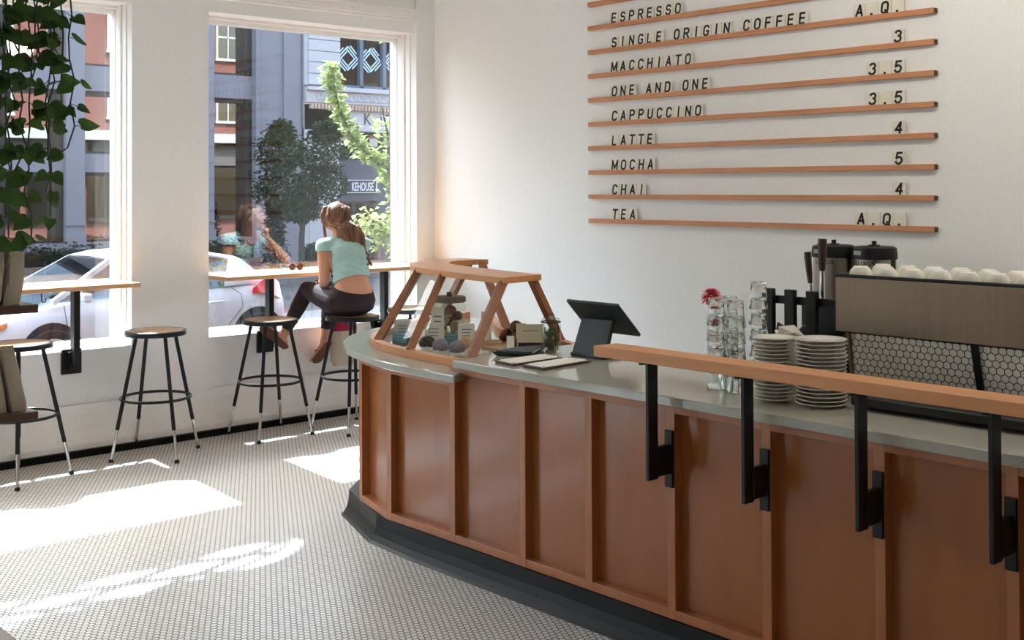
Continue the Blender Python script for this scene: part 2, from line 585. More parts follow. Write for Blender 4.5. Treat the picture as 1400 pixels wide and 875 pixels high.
# ---- office building across the street
YF = 20.0
m_gran = pbr('grey granite cladding', (132, 128, 132), 0.8, var=0.05, scale=25, detail=6)
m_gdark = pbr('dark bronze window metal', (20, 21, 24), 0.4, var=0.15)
m_blue = pbr('blue grey metal panel', (84, 98, 112), 0.5, var=0.1)
m_mirror = paneglass('reflective office glass', 0.34, (0.10, 0.11, 0.12))
ob = thing('office_building', 'grey granite office building across the street with tall dark framed windows', 'building', (5, YF, -0.42))
wl = MB()
PIERS = [(-16, -14.5), (-12.2, -11.75), (-8.6, -8.15), (-5.1, -4.65), (-1.5, -1.05), (2.0, 2.3), (4.94, 5.39), (7.55, 8.74), (9.90, 11.34)]
for x0, x1 in PIERS:
    wl.box(x0, x1, YF, YF + 1.0, -0.5, 12)
    wl.box(x0 - 0.02, x1 + 0.02, YF - 0.05, YF, -0.5, 0.62)
    wl.box(x0 - 0.02, x1 + 0.02, YF - 0.03, YF, 0.80, 0.84)
wl.box(9.90, 9.98, YF - 0.08, YF, -0.5, 12).box(10.75, 11.25, YF - 0.06, YF, -0.5, 12)
ROWS = [(0.4, 2.06), (2.5, 4.0), (4.60, 6.5), (7.2, 9.2)]
SP = [(-0.5, 0.4), (2.06, 2.5), (4.0, 4.60), (6.5, 7.2), (9.2, 12)]
for (a, x0), (x1, b) in zip(PIERS, PIERS[1:]):
    tall = x0 > 8
    for z0, z1 in SP:
        if tall and z0 == 2.06: continue
        wl.box(x0, x1, YF + 0.12, YF + 1.0, z0, z1)
wl.box(-16, 11.33, YF + 1.0, YF + 8.0, -0.5, 12)
wl.build('wall', m_gran, ob)
for (a, x0), (x1, b) in zip(PIERS, PIERS[1:]):
    tall = x0 > 8
    rows = ROWS if not tall else [(0.2, 4.0), ROWS[2], ROWS[3]]
    for z0, z1 in rows:
        fr = MB()
        rw = 0.18
        fr.box(x1 - rw, x1, YF + 0.15, YF + 0.6, z0, z1).box(x0, x0 + 0.04, YF + 0.25, YF + 0.6, z0, z1)
        fr.box(x0, x1, YF + 0.25, YF + 0.6, z1 - 0.10, z1).box(x0, x1, YF + 0.2, YF + 0.6, z0, z0 + 0.06)
        if x1 - x0 > 2:
            fr.box((x0 + x1) / 2 - 0.04, (x0 + x1) / 2 + 0.04, YF + 0.25, YF + 0.6, z0, z1)
        fo = fr.build('office_window', m_gdark, ob)
        MB().box(x0 + 0.04, x1 - rw, YF + 0.42, YF + 0.44, z0 + 0.06, z1 - 0.10).build('pane', m_mirror, fo)
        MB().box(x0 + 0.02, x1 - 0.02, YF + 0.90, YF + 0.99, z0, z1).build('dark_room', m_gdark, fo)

# ---- pale limestone building beside it
m_lime = pbr('pale limestone', (190, 185, 183), 0.8, var=0.05, scale=14, detail=5)
m_lime2 = pbr('tan terracotta band', (196, 168, 146), 0.8, var=0.12, scale=12)
m_front = pbr('dark grey facing', (84, 84, 94), 0.8, var=0.1)  # darker grey for the set-back front
m_lattice = pbr('pale blue window lettering film', (196, 222, 232), 0.6, var=0.04)
lb = thing('limestone_building', 'pale limestone building with carved scroll frieze and a black sign over its door', 'building', (15, YF, -0.42))
XL1, XR1 = 11.36, 20.0
wl = MB()
wl.box(XL1, 12.47, YF - 0.1, YF + 1, -0.5, 12)                      # corner pier
for k in range(12):                                              # rusticated courses
    z = 4.46 + 0.31 * k
    wl.box(XL1 + 0.10, 12.47, YF - 0.16, YF - 0.1, z + 0.02, z + 0.31)
wl.box(XL1, XR1, YF - 0.10, YF + 1, 4.06, 4.46)
wl.box(XL1, XR1, YF - 0.30, YF, 4.32, 4.42)
wl.box(XL1, XR1, YF - 0.10, YF + 1, 3.25, 4.06)
wl.box(12.47, XR1, YF + 0.1, YF + 1, 6.6, 12).box(16.5, XR1, YF - 0.1, YF + 1, 4.4, 6.6)
wl.box(XL1, 12.2, YF - 0.05, YF + 1, -0.5, 3.3)
wl.box(XL1 + 0.15, 11.7, YF - 0.12, YF, -0.5, 3.2)
wl.box(XL1, XR1, YF + 1.0, YF + 8, -0.5, 12)
wl.build('wall', m_lime, lb)
fz = MB().box(XL1, XR1, YF - 0.2, YF, 3.99, 4.32)
for k in range(26):
    cx = 11.75 + 0.27 * k
    fz.ring((cx, YF - 0.21, 4.15), 0.09, 0.018, 14, 5)
    bmesh.ops.rotate(fz.bm, cent=(cx, YF - 0.21, 4.15), matrix=Matrix.Rotation(math.pi / 2, 3, 'X'), verts=fz.bm.verts[-14 * 5:])
    fz.tube([(cx + 0.08, YF - 0.21, 4.10), (cx + 0.16, YF - 0.21, 4.07), (cx + 0.2, YF - 0.21, 4.12)], 0.018, 5)
fz.build('scroll_frieze', m_lime, lb)
dn = MB().box(XL1, XR1, YF - 0.16, YF, 3.93, 3.99)
for k in range(60):
    dn.box(11.5 + 0.11 * k, 11.565 + 0.11 * k, YF - 0.22, YF - 0.1, 3.82, 3.95)
dn.build('dentil_band', m_lime2, lb)
# first-floor window with the diamond pattern
fr = MB()
for xx in (12.47, 13.25, 14.05, 14.95, 15.75, 16.45):
    fr.box(xx, xx + 0.12, YF + 0.02, YF + 0.3, 4.46, 6.6)
fr.box(12.47, 16.5, YF + 0.02, YF + 0.3, 4.46, 4.54)
fo = fr.build('studio_window', m_blue, lb)
MB().box(12.5, 16.45, YF + 0.16, YF + 0.18, 4.5, 6.6).build('pane', m_dim, fo)
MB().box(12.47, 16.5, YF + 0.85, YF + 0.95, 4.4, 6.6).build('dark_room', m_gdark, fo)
dm = MB()
for cx in (12.91, 13.69, 14.55, 15.4, 16.15):
    cz, R = 5.30, 0.33
    for q in range(4):
        a0 = math.pi / 4 + q * math.pi / 2
        d, t = V((math.cos(a0), 0, math.sin(a0))), V((-math.sin(a0), 0, math.cos(a0)))
        for j, hl in ((0.16, 0.17), (0.235, 0.235), (0.31, 0.15)):
            c0 = V((cx, YF + 0.12, cz)) + d * j + t * (0.05 if hl < 0.2 else 0.0)
            dm.beam(c0 - t * hl, c0 + t * hl, 0.01, 0.032, upv=(0, 1, 0)) if False else dm.obox(c0, t * hl, V((0, 0.004, 0)), d * 0.019)
dm.build('diamond_film', m_lattice, fo)
# recessed shopfront below the lettering
sh = MB().box(12.2, XR1, YF + 0.35, YF + 1.0, 1.29, 2.45).box(12.2, 12.5, YF + 0.35, YF + 1, -0.5, 1.3).box(14.1, XR1, YF + 0.35, YF + 1, -0.5, 1.3)
sh.build('recessed_front', m_front, lb)
sw = MB().box(12.2, 17, YF + 0.45, YF + 0.6, 2.45, 2.53).box(12.2, 17, YF + 0.45, YF + 0.6, 3.18, 3.25)
for k in range(9):
    sw.box(12.3 + 0.5 * k, 12.38 + 0.5 * k, YF + 0.45, YF + 0.6, 2.45, 3.25)
so = sw.build('transom_window', m_gdark, lb)
MB().box(12.2, 17, YF + 0.55, YF + 0.57, 2.5, 3.2).build('pane', m_dkwin, so)
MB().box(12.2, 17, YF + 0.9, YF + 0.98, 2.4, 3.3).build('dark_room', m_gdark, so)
dr = MB()
for a in range(9):
    t0, t1 = math.pi * a / 8, math.pi * (a + 1) / 8
    if a < 8:
        dr.beam((13.3 - 0.82 * math.cos(t0), YF + 0.4, 0.99 + 0.3 * math.sin(t0)), (13.3 - 0.82 * math.cos(t1), YF + 0.4, 0.99 + 0.3 * math.sin(t1)), 0.12, 0.08, upv=(0, 1, 0))
dr.box(12.48, 12.56, YF + 0.36, YF + 0.46, -0.5, 1.0).box(14.04, 14.12, YF + 0.36, YF + 0.46, -0.5, 1.0).box(13.25, 13.35, YF + 0.4, YF + 0.46, -0.5, 1.25)
dr.box(12.5, 14.1, YF + 0.4, YF + 0.46, 0.0, 0.06)
do = dr.build('arched_door', m_gdark, lb)
MB().box(12.5, 14.1, YF + 0.46, YF + 0.48, -0.5, 1.3).build('pane', m_dkwin, do)
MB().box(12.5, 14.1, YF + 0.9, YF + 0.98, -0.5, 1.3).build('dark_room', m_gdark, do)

def text(body, name, mat, parent, loc, size, depth, rot, shear=0.0, bold=0.0, sx=1.0, align='LEFT', spacing=1.0):
    cu = bpy.data.curves.new(name, 'FONT')
    cu.body = body
    cu.size = size
    cu.extrude = depth
    cu.shear = shear
    cu.offset = bold
    cu.align_x = align
    cu.space_character = spacing
    tmp = bpy.data.objects.new(name, cu)
    C.objects.link(tmp)
    bpy.context.view_layer.update()
    me = bpy.data.meshes.new_from_object(tmp.evaluated_get(bpy.context.evaluated_depsgraph_get()))
    bpy.data.objects.remove(tmp)
    bpy.data.curves.remove(cu)
    me.materials.clear()
    me.materials.append(mat)
    me.transform(Matrix.Diagonal((sx, 1, 1, 1)))
    me.transform(Matrix.Translation(loc) @ Matrix.Rotation(rot[2], 4, 'Z') @ Matrix.Rotation(rot[0], 4, 'X'))
    if parent is not None:
        me.transform(Matrix.Translation(-ORG.get(parent.name, V((0, 0, 0)))))
    o = bpy.data.objects.new(name, me)
    C.objects.link(o)
    if parent is not None:
        o.parent = parent
        ORG[o.name] = ORG.get(parent.name, V((0, 0, 0)))
    return o

m_ink = pbr('dark incised lettering', (58, 56, 62), 0.8)
m_white = pbr('white sign lettering', (225, 226, 230), 0.6, var=0.03)
text('K  JOH', 'carved_letters', m_ink, lb, (13.28, YF - 0.102, 3.44), 0.47, 0.004, (math.pi / 2, 0, 0), sx=0.86, spacing=1.12)
sg = thing('shop_sign', 'black shop sign with white letters ending in HOUSE over the arched door', 'sign', (13.5, YF + 0.34, 1.55))
MB().box(12.76, 13.98, YF + 0.27, YF + 0.34, 1.54, 1.87).build('sign_board', pbr('black sign enamel', (28, 30, 38), 0.4), sg)
fr = MB().box(12.73, 14.01, YF + 0.26, YF + 0.34, 1.87, 1.89).box(12.73, 14.01, YF + 0.26, YF + 0.34, 1.52, 1.54).box(12.73, 12.76, YF + 0.26, YF + 0.34, 1.52, 1.89).box(13.98, 14.01, YF + 0.26, YF + 0.34, 1.52, 1.89)
fr.build('sign_frame', m_white, sg)
text('KEHOUSE', 'sign_lettering', m_white, sg, (13.13, YF + 0.268, 1.585), 0.33, 0.004, (math.pi / 2, 0, 0), sx=0.52, bold=0.006, spacing=1.02)

# ---- planting across the street
def leafcloud(pts, n, size, seed, squash=1.0):
    r = random.Random(seed)
    m = MB()
    vs, fs = [], []
    for _ in range(n):
        c, R = r.choice(pts)
        while True:
            d = V((r.uniform(-1, 1), r.uniform(-1, 1), r.uniform(-1, 1)))
            if 0.25 < d.length < 1: break
        p = V(c) + V((d.x * R[0], d.y * R[1], d.z * R[2]))
        a = V((r.uniform(-1, 1), r.uniform(-1, 1), r.uniform(-0.7, 0.5))).normalized()
        nn = V((r.uniform(-0.6, 0.6), r.uniform(-0.6, 0.6), 1)).normalized()
        b = a.cross(nn).normalized()
        L = size * r.uniform(0.7, 1.3)
        k = len(vs)
        q = nn * (L * 0.12)
        vs += [p, p + a * L * 0.45 + b * L * 0.33 + q, p + a * L, p + a * L * 0.45 - b * L * 0.33 + q]
        fs += [(k, k + 1, k + 2), (k, k + 2, k + 3)]
    return m.mesh(vs, fs)

def leafmat(name, c1, c2, trans=0.35, scale=3.0):
    m, nt, out = newmat(name)
    d = nt.nodes.new('ShaderNodeBsdfPrincipled')
    d.inputs['Roughness'].default_value = 0.6
    d.inputs['Specular IOR Level'].default_value = 0.15
    t = nt.nodes.new('ShaderNodeBsdfTranslucent')
    mx = nt.nodes.new('ShaderNodeMixShader')
    mx.inputs[0].default_value = trans
    tc = nt.nodes.new('ShaderNodeTexCoord')
    nz = nt.nodes.new('ShaderNodeTexNoise')
    nz.inputs['Scale'].default_value = scale
    cm = nt.nodes.new('ShaderNodeMix')
    cm.data_type = 'RGBA'
    cm.inputs[6].default_value = lin(c1)
    cm.inputs[7].default_value = lin(c2)
    nt.links.new(tc.outputs['Object'], nz.inputs['Vector'])
    nt.links.new(nz.outputs['Fac'], cm.inputs[0])
    nt.links.new(cm.outputs[2], d.inputs['Base Color'])
    nt.links.new(cm.outputs[2], t.inputs['Color'])
    nt.links.new(d.outputs[0], mx.inputs[1])
    nt.links.new(t.outputs[0], mx.inputs[2])
    nt.links.new(mx.outputs[0], out.inputs[0])
    return m

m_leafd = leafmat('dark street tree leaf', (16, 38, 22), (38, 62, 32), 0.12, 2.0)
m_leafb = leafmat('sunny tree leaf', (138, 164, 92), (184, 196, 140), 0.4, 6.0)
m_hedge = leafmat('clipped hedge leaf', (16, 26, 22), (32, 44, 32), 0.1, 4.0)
m_bark = pbr('tree bark', (62, 58, 58), 0.9, var=0.2, scale=20)

t1 = thing('street_tree', 'dark leafy street tree before the grey office wall, behind the seated woman', 'tree', (9.2, 16.6, -0.42))
MB().tube([(9.2, 16.6, -0.45), (9.2, 16.6, 0.5), (9.25, 16.6, 1.0), (9.2, 16.6, 1.8)], [0.09, 0.07, 0.06, 0.03], 8).tube([(9.22, 16.6, 0.7), (8.9, 16.6, 1.3), (8.6, 16.6, 2.0)], [0.05, 0.035, 0.02], 6).tube([(9.24, 16.6, 0.8), (9.6, 16.6, 1.4), (9.9, 16.6, 2.1)], [0.05, 0.035, 0.02], 6).build('trunk', m_bark, t1, smooth=True)
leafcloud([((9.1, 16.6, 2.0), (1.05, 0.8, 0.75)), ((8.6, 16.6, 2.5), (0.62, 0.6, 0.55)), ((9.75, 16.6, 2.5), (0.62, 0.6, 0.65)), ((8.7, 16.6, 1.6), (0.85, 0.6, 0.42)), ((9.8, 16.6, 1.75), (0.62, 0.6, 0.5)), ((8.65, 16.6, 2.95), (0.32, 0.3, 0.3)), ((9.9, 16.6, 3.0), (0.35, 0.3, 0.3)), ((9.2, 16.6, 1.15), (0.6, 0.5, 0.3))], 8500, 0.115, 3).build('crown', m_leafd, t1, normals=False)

cy = thing('cypress', 'narrow dark cypress against the grey office wall left of the street tree', 'shrub', (9.72, 18.7, -0.42))
cyx = 9.72
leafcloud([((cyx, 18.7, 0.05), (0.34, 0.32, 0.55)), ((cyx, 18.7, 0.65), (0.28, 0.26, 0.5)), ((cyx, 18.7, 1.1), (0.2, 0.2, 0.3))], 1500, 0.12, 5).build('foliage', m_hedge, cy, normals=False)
MB().tube([(cyx, 18.7, -0.45), (cyx, 18.7, 1.2)], [0.05, 0.015], 6).build('stem', m_bark, cy)

m_planter = pbr('brown planter brick', (112, 92, 86), 0.85, var=0.12, scale=10)
for k, (x0, x1, z1, lab) in enumerate([(1.0, 5.2, 0.42, 'long dark clipped hedge in a brick planter, seen through the left window'), (5.6, 8.85, 0.40, 'dark clipped hedge in a brick planter, seen left of the cypress'), (10.2, 11.2, 0.2, 'short low dark hedge in a brick planter beneath the dark street tree')]):
    h = thing('hedge_planter', lab, 'hedge', ((x0 + x1) / 2, 18.2, -0.42))
    MB().box(x0, x1, 17.9, 18.5, -0.42, z1 - 0.42).build('planter_box', m_planter, h)
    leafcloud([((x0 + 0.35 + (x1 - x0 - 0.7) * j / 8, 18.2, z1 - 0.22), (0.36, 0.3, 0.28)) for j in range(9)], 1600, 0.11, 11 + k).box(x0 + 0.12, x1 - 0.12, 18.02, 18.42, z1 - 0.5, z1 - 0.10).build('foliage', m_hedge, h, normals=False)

# bright tree on the near pavement, its branch reaching in front of the right-hand window
t2 = thing('pavement_tree', 'sunlit pale green tree whose drooping branch crosses the right side of the window', 'tree', (3.1, 4.2, -0.42))
MB().tube([(3.1, 4.2, -0.5), (3.08, 4.2, 1.0), (3.05, 4.2, 2.2), (3.0, 4.2, 3.6)], [0.12, 0.10, 0.08, 0.05], 8).build('trunk', m_bark, t2, smooth=True)
br_pts = [(3.05, 4.2, 1.6), (2.65, 4.1, 1.85), (2.25, 4.0, 2.02), (1.97, 4.0, 2.28), (1.80, 4.0, 2.62), (1.72, 4.0, 3.0)]
bm_ = MB().tube(br_pts, [0.04, 0.03, 0.022, 0.018, 0.012, 0.006], 6).tube([(3.05, 4.2, 0.9), (2.6, 4.1, 1.15), (2.25, 4.0, 1.3)], [0.03, 0.02, 0.008], 6)
bm_.tube([(2.6, 4.1, 1.88), (2.5, 4.0, 2.3), (2.42, 4.0, 2.6)], [0.02, 0.015, 0.006], 6)
bm_.build('branch', m_bark, t2, smooth=True)
cl = [(p, (0.11, 0.12, 0.11)) for p in [(1.72, 4, 3.0), (1.73, 4, 2.85), (1.78, 4, 2.68), (1.86, 4, 2.5), (1.95, 4, 2.33), (2.05, 4, 2.2)]]
cl += [(p, (0.13, 0.15, 0.10)) for p in [(2.2, 4, 2.05), (2.35, 4, 1.98), (2.5, 4, 1.9), (2.62, 4.1, 1.82)]]
cl += [(p, (0.2, 0.2, 0.16)) for p in [(2.5, 4, 2.35), (2.62, 4, 2.1), (2.58, 4, 1.7), (2.7, 4, 1.5)]]
cl += [(p, (0.24, 0.2, 0.16)) for p in [(2.25, 4, 1.27), (2.45, 4, 1.22), (2.65, 4, 1.2), (2.4, 4, 1.08), (2.65, 4, 1.0)]]
cl += [((3.1, 4.3, 3.6), (0.5, 0.5, 0.5)), ((3.5, 4.4, 3.0), (0.6, 0.5, 0.5)), ((3.3, 4.3, 2.2), (0.5, 0.4, 0.5)), ((3.5, 4.3, 4.4), (0.6, 0.5, 0.5))]
leafcloud(cl, 1900, 0.085, 9).build('foliage', m_leafb, t2, normals=False)
# ------------------------------------------------------------------ parked car
m_car = pbr('pale silver car paint', (208, 209, 214), 0.3, var=0.01, coat=0.5, spec=0.5)
m_carw = paneglass('tinted car glass', 0.16, (0.16, 0.19, 0.19))
m_tyre = pbr('tyre rubber', (30, 30, 31), 0.8)
m_alloy = pbr('alloy wheel', (196, 194, 192), 0.3, 0.8, var=0.03)
m_red = pbr('red tail lamp lens', (206, 34, 40), 0.15, coat=0.8)
m_amber = pbr('amber lamp lens', (220, 130, 60), 0.2, coat=0.6)
m_plast = pbr('dark plastic', (28, 30, 32), 0.6)
CX, CY, CZ = -1.86, 6.0, -0.55           # front end, near side, road level
car = thing('parked_car', 'pale silver hatchback parked along the kerb outside the two windows', 'car', (0.3, 6.9, CZ))
def sec(x, zb, zs, hw):
    """closed body ring at length x: bottom zb, shoulder zs, half width hw"""
    yc = CY + 0.88
    pr = [(-0.80, 0.0), (-0.94, 0.10), (-1.0, 0.35), (-1.0, 0.62), (-0.965, 0.82), (-0.90, 0.95), (-0.72, 1.0), (0, 1.02), (0.72, 1.0), (0.90, 0.95), (0.965, 0.82), (1.0, 0.62), (1.0, 0.35), (0.94, 0.10), (0.80, 0.0)]
    return [(CX + x, yc + a * hw, CZ + zb + (zs - zb) * t) for a, t in pr]
st = [(0.0, 0.30, 0.50, 0.62), (0.06, 0.24, 0.60, 0.74), (0.3, 0.20, 0.70, 0.84), (0.8, 0.20, 0.82, 0.88), (1.25, 0.20, 0.91, 0.88), (1.8, 0.20, 0.95, 0.88), (2.5, 0.20, 0.97, 0.88), (3.2, 0.20, 1.00, 0.88), (3.7, 0.22, 1.01, 0.87), (4.05, 0.25, 1.00, 0.83), (4.22, 0.32, 0.94, 0.76), (4.28, 0.40, 0.84, 0.70)]
MB().loft([sec(*q) for q in st]).build('body', m_car, car, smooth=True)
# greenhouse
def gring(x, z, hw, ins=0.0):
    return (CX + x, CY + 0.88 - hw, CZ + z), (CX + x, CY + 0.88 + hw, CZ + z)
roofp = [(1.95, 1.39, 0.58), (2.2, 1.435, 0.60), (2.7, 1.45, 0.61), (3.2, 1.42, 0.60), (3.65, 1.34, 0.57), (3.78, 1.29, 0.55)]
rf = MB()
rf.loft([[(CX + x, CY + 0.88 - w_, CZ + z - 0.05), (CX + x, CY + 0.88 - w_ * 0.9, CZ + z), (CX + x, CY + 0.88, CZ + z + 0.015), (CX + x, CY + 0.88 + w_ * 0.9, CZ + z), (CX + x, CY + 0.88 + w_, CZ + z - 0.05)] for x, z, w_ in roofp], closed=False)
for sg_ in (-1, 1):
    yb, yr = CY + 0.88 + sg_ * 0.82, CY + 0.88 + sg_ * 0.585
    rf.beam((CX + 1.22, yb, CZ + 0.92), (CX + 1.98, yr, CZ + 1.36), 0.05, 0.06)
    rf.beam((CX + 2.45, yb, CZ + 0.96), (CX + 2.52, yr, CZ + 1.40), 0.06, 0.03, upv=(1, 0, 0))
    rf.mesh([(CX + 3.35, yb, CZ + 0.99), (CX + 3.98, yb - sg_ * 0.05, CZ + 1.0), (CX + 3.78, yr - sg_ * 0.03, CZ + 1.27), (CX + 3.55, yr, CZ + 1.33)], [(0, 1, 2, 3)])
rs = rf.build('roof', m_car, car, smooth=True)
sol = rs.modifiers.new('thick', 'SOLIDIFY'); sol.thickness = 0.02
gl = MB()
ylo, yhi = CY + 0.88 - 0.80, CY + 0.88 + 0.80
rlo, rhi = CY + 0.88 - 0.57, CY + 0.88 + 0.57
gl.mesh([(CX + 1.25, ylo, CZ + 0.92), (CX + 1.97, rlo, CZ + 1.37), (CX + 3.6, rlo, CZ + 1.32), (CX + 3.4, ylo, CZ + 0.98)], [(0, 1, 2, 3)])
gl.mesh([(CX + 1.25, yhi, CZ + 0.92), (CX + 1.97, rhi, CZ + 1.37), (CX + 3.6, rhi, CZ + 1.32), (CX + 3.4, yhi, CZ + 0.98)], [(0, 1, 2, 3)])
gl.mesh([(CX + 1.10, ylo + 0.1, CZ + 0.90), (CX + 1.10, yhi - 0.1, CZ + 0.90), (CX + 1.97, rhi, CZ + 1.39), (CX + 1.97, rlo, CZ + 1.39)], [(0, 1, 2, 3)])
gl.mesh([(CX + 3.76, rlo, CZ + 1.30), (CX + 3.76, rhi, CZ + 1.30), (CX + 4.08, yhi - 0.12, CZ + 0.99), (CX + 4.08, ylo + 0.12, CZ + 0.99)], [(0, 1, 2, 3)])
gl.build('window_glass', m_carw, car)
MB().box(CX + 1.4, CX + 3.7, CY + 0.25, CY + 1.5, CZ + 0.6, CZ + 0.98).build('dark_interior', m_plast, car)
for wx in (1.20, 3.80):
    for yy, s_ in ((CY + 0.0, 1), (CY + 1.76, -1)):
        yo = yy + s_ * 0.012
        arch = MB()
        n = 16
        ring1 = [(CX + wx + 0.375 * math.cos(math.pi * k / n), yo - s_ * 0.018, CZ + 0.30 + 0.41 * math.sin(math.pi * k / n)) for k in range(n + 1)]
        ring0 = [(x, yo + s_ * 0.05, z) for x, y, z in ring1]
        arch.loft([ring1 + [(CX + wx - 0.375, yo - s_ * 0.018, CZ + 0.2), (CX + wx + 0.375, yo - s_ * 0.018, CZ + 0.2)], ring0 + [(CX + wx - 0.375, yo + s_ * 0.05, CZ + 0.2), (CX + wx + 0.375, yo + s_ * 0.05, CZ + 0.2)]])
        arch.build('wheel_arch', m_plast, car)
        ty = MB()
        pr = [(0.20, -0.105), (0.30, -0.10), (0.318, -0.07), (0.318, 0.07), (0.30, 0.10), (0.20, 0.105)]
        ty.lathe(pr, (0, 0, 0), 36, caps=True)
        mt = Matrix.Translation((CX + wx, yo + s_ * 0.05, CZ + 0.318)) @ Matrix.Rotation(math.pi / 2, 4, 'X')
        wh = ty.xform(mt).build('wheel', m_tyre, car, smooth=True)
        rm = MB()
        rm.ring((0, 0, 0.108 * s_), 0.205, 0.014, 36, 6)
        for k in range(5):
            for dd in (-0.13, 0.13):
                a = 2 * math.pi * k / 5 + 0.3
                rm.beam((0.04 * math.cos(a + dd * 2), 0.04 * math.sin(a + dd * 2), 0.11 * s_), (0.20 * math.cos(a + dd), 0.20 * math.sin(a + dd), 0.112 * s_), 0.022, 0.02)
        rm.lathe([(0.05, 0.10 * s_), (0.05, 0.122 * s_), (0.03, 0.126 * s_)], seg=16)
        rm.xform(mt).build('rim', m_alloy, wh)
tl = MB()
tl.loft([[(CX + 3.74, CY + 0.035, CZ + 0.94), (CX + 3.74, CY + 0.02, CZ + 0.88), (CX + 3.74, CY + 0.06, CZ + 0.87)], [(CX + 3.95, CY + 0.085, CZ + 1.06), (CX + 3.95, CY + 0.02, CZ + 0.87), (CX + 3.95, CY + 0.10, CZ + 0.86)], [(CX + 4.13, CY + 0.16, CZ + 1.04), (CX + 4.13, CY + 0.07, CZ + 0.80), (CX + 4.13, CY + 0.20, CZ + 0.80)], [(CX + 4.24, CY + 0.24, CZ + 0.98), (CX + 4.24, CY + 0.15, CZ + 0.76), (CX + 4.24, CY + 0.32, CZ + 0.78)]])
tl.build('tail_light', m_red, car, smooth=True)
MB().loft([[(CX + 0.20, CY + 0.10, CZ + 0.60), (CX + 0.20, CY + 0.10, CZ + 0.54), (CX + 0.20, CY + 0.2, CZ + 0.56)], [(CX + 0.45, CY + 0.025, CZ + 0.68), (CX + 0.45, CY + 0.02, CZ + 0.58), (CX + 0.45, CY + 0.1, CZ + 0.6)], [(CX + 0.72, CY + 0.02, CZ + 0.745), (CX + 0.72, CY + 0.012, CZ + 0.70), (CX + 0.72, CY + 0.06, CZ + 0.71)]]).build('head_light', m_amber, car, smooth=True)
MB().tube([(CX + 3.10, CY - 0.005, CZ + 0.80), (CX + 3.14, CY - 0.03, CZ + 0.805), (CX + 3.28, CY - 0.03, CZ + 0.81), (CX + 3.32, CY - 0.005, CZ + 0.81)], 0.014, 6).build('door_handle', m_car, car, smooth=True)
ln = MB()
for pts in ([(1.42, 0.25), (1.38, 0.6), (1.33, 0.9)], [(2.46, 0.25), (2.47, 0.6), (2.46, 0.95)], [(3.2, 0.25), (3.42, 0.55), (3.58, 0.72), (3.56, 0.88), (3.42, 0.97)]):
    ln.tube([(CX + a, CY - 0.001, CZ + b) for a, b in pts], 0.004, 4)
ln.build('door_seam', m_plast, car)
MB().obox((CX + 1.55, CY - 0.07, CZ + 0.97), (0.05, 0, 0), (0, 0.08, 0), (0, 0, 0.05)).build('door_mirror', m_car, car, bevel=0.02)

# ------------------------------------------------------------------ stools
def make_stool(label):
    t = thing('bar_stool', label, 'stool', (0, 0, 0), 'round metal bar stools along the window bars')
    MB().lathe([(0.170, 0.742), (0.184, 0.745), (0.186, 0.755), (0.184, 0.772), (0.172, 0.776), (0.166, 0.772)], seg=48, caps=True).build('seat_rim', m_black, t, smooth=True)
    MB().lathe([(0.0, 0.768), (0.166, 0.768), (0.168, 0.775), (0.0, 0.777)], seg=48, caps=False).build('seat', m_hardb, t, smooth=True)
    MB().ring((0, 0, 0.36), 0.209, 0.009, 56, 8).build('foot_ring', m_black, t, smooth=True)
    for k in range(4):
        a = math.pi / 2 * k
        d = V((math.cos(a), math.sin(a), 0))
        p0, p1, p2 = d * 0.128 + V((0, 0, 0.745)), d * 0.247 + V((0, 0, 0.19)), d * 0.285 + V((0, 0, 0.012))
        lg = MB().tube([p0, p1], 0.0118, 12).build('leg', m_black, t, smooth=True)
        MB().tube([p1 + (p0 - p1) * 0.02, p2], 0.0092, 12).build('leg_extension', m_chrome, lg, smooth=True)
        MB().lathe([(0.010, 0.02), (0.013, 0.014), (0.0145, 0.0), (0.0, 0.0)], (p2.x, p2.y, 0), 12).build('foot_tip', m_rubber, lg, smooth=True)
    return t
s0 = make_stool('black metal bar stool standing clear in front of the pillar between the windows')
STOOLS = [((-2.38, -0.25, 0), 0.0, None),
          ((-3.22, -0.27, 0), 70.0, 'leftmost black metal bar stool, half behind the shelf of paper coffee bags'),
          ((-1.545, -0.205, 0), 45.0, 'empty black metal bar stool just left of the seated woman, her bare foot behind it'),
          ((-1.02, -0.41, 0), 50.0, 'black metal bar stool the woman is sitting on'),
          ((-0.41, -0.29, 0), 45.0, 'black metal bar stool in the corner, mostly hidden behind the wooden display case')]
for i, (loc, deg, lab) in enumerate(STOOLS):
    if i == 0:
        s0.location = loc
    else:
        copy_thing(s0, loc, math.radians(deg), lab)

# ------------------------------------------------------------------ window bars
def window_bar(x0, x1, posts, label, chamfer):
    t = thing('window_bar', label, 'counter', ((x0 + x1) / 2, 0.15, 1.03), 'wooden window bars')
    y0, y1, z0, z1 = -0.125, 0.372, 1.036, 1.0635
    poly = [(x0, y0), (x1, y0), (x1, y1), (x0, y1)]
    MB().prism(poly, z0, z1).build('bar_top', m_mapx, t, bevel=0.003)
    for px in posts:
        b = MB()
        b.box(px - 0.02, px + 0.02, 0.045, 0.105, 0.56, z0)
        b.box(px - 0.02, px + 0.02, 0.045, 0.36, z0 - 0.012, z0)
        bo = b.build('support_post', m_black, t, bevel=0.003)
        MB().box(px - 0.062, px + 0.062, 0.128, 0.151, 0.50, 0.655).box(px - 0.03, px + 0.05, 0.10, 0.13, 0.535, 0.64).build('wall_plate', m_black, bo, bevel=0.002)
    return t
window_bar(-4.10, -2.418, (-2.755, -3.75), 'left wooden window bar on black posts, ending at the pillar', False)
b2 = window_bar(-1.82, 0.118, (-1.385, -0.40), 'right wooden window bar where the woman rests her elbow', True)
hk = thing('bag_hook', 'small black hook under the left window bar', 'hook', (-2.99, 0.0, 1.036))
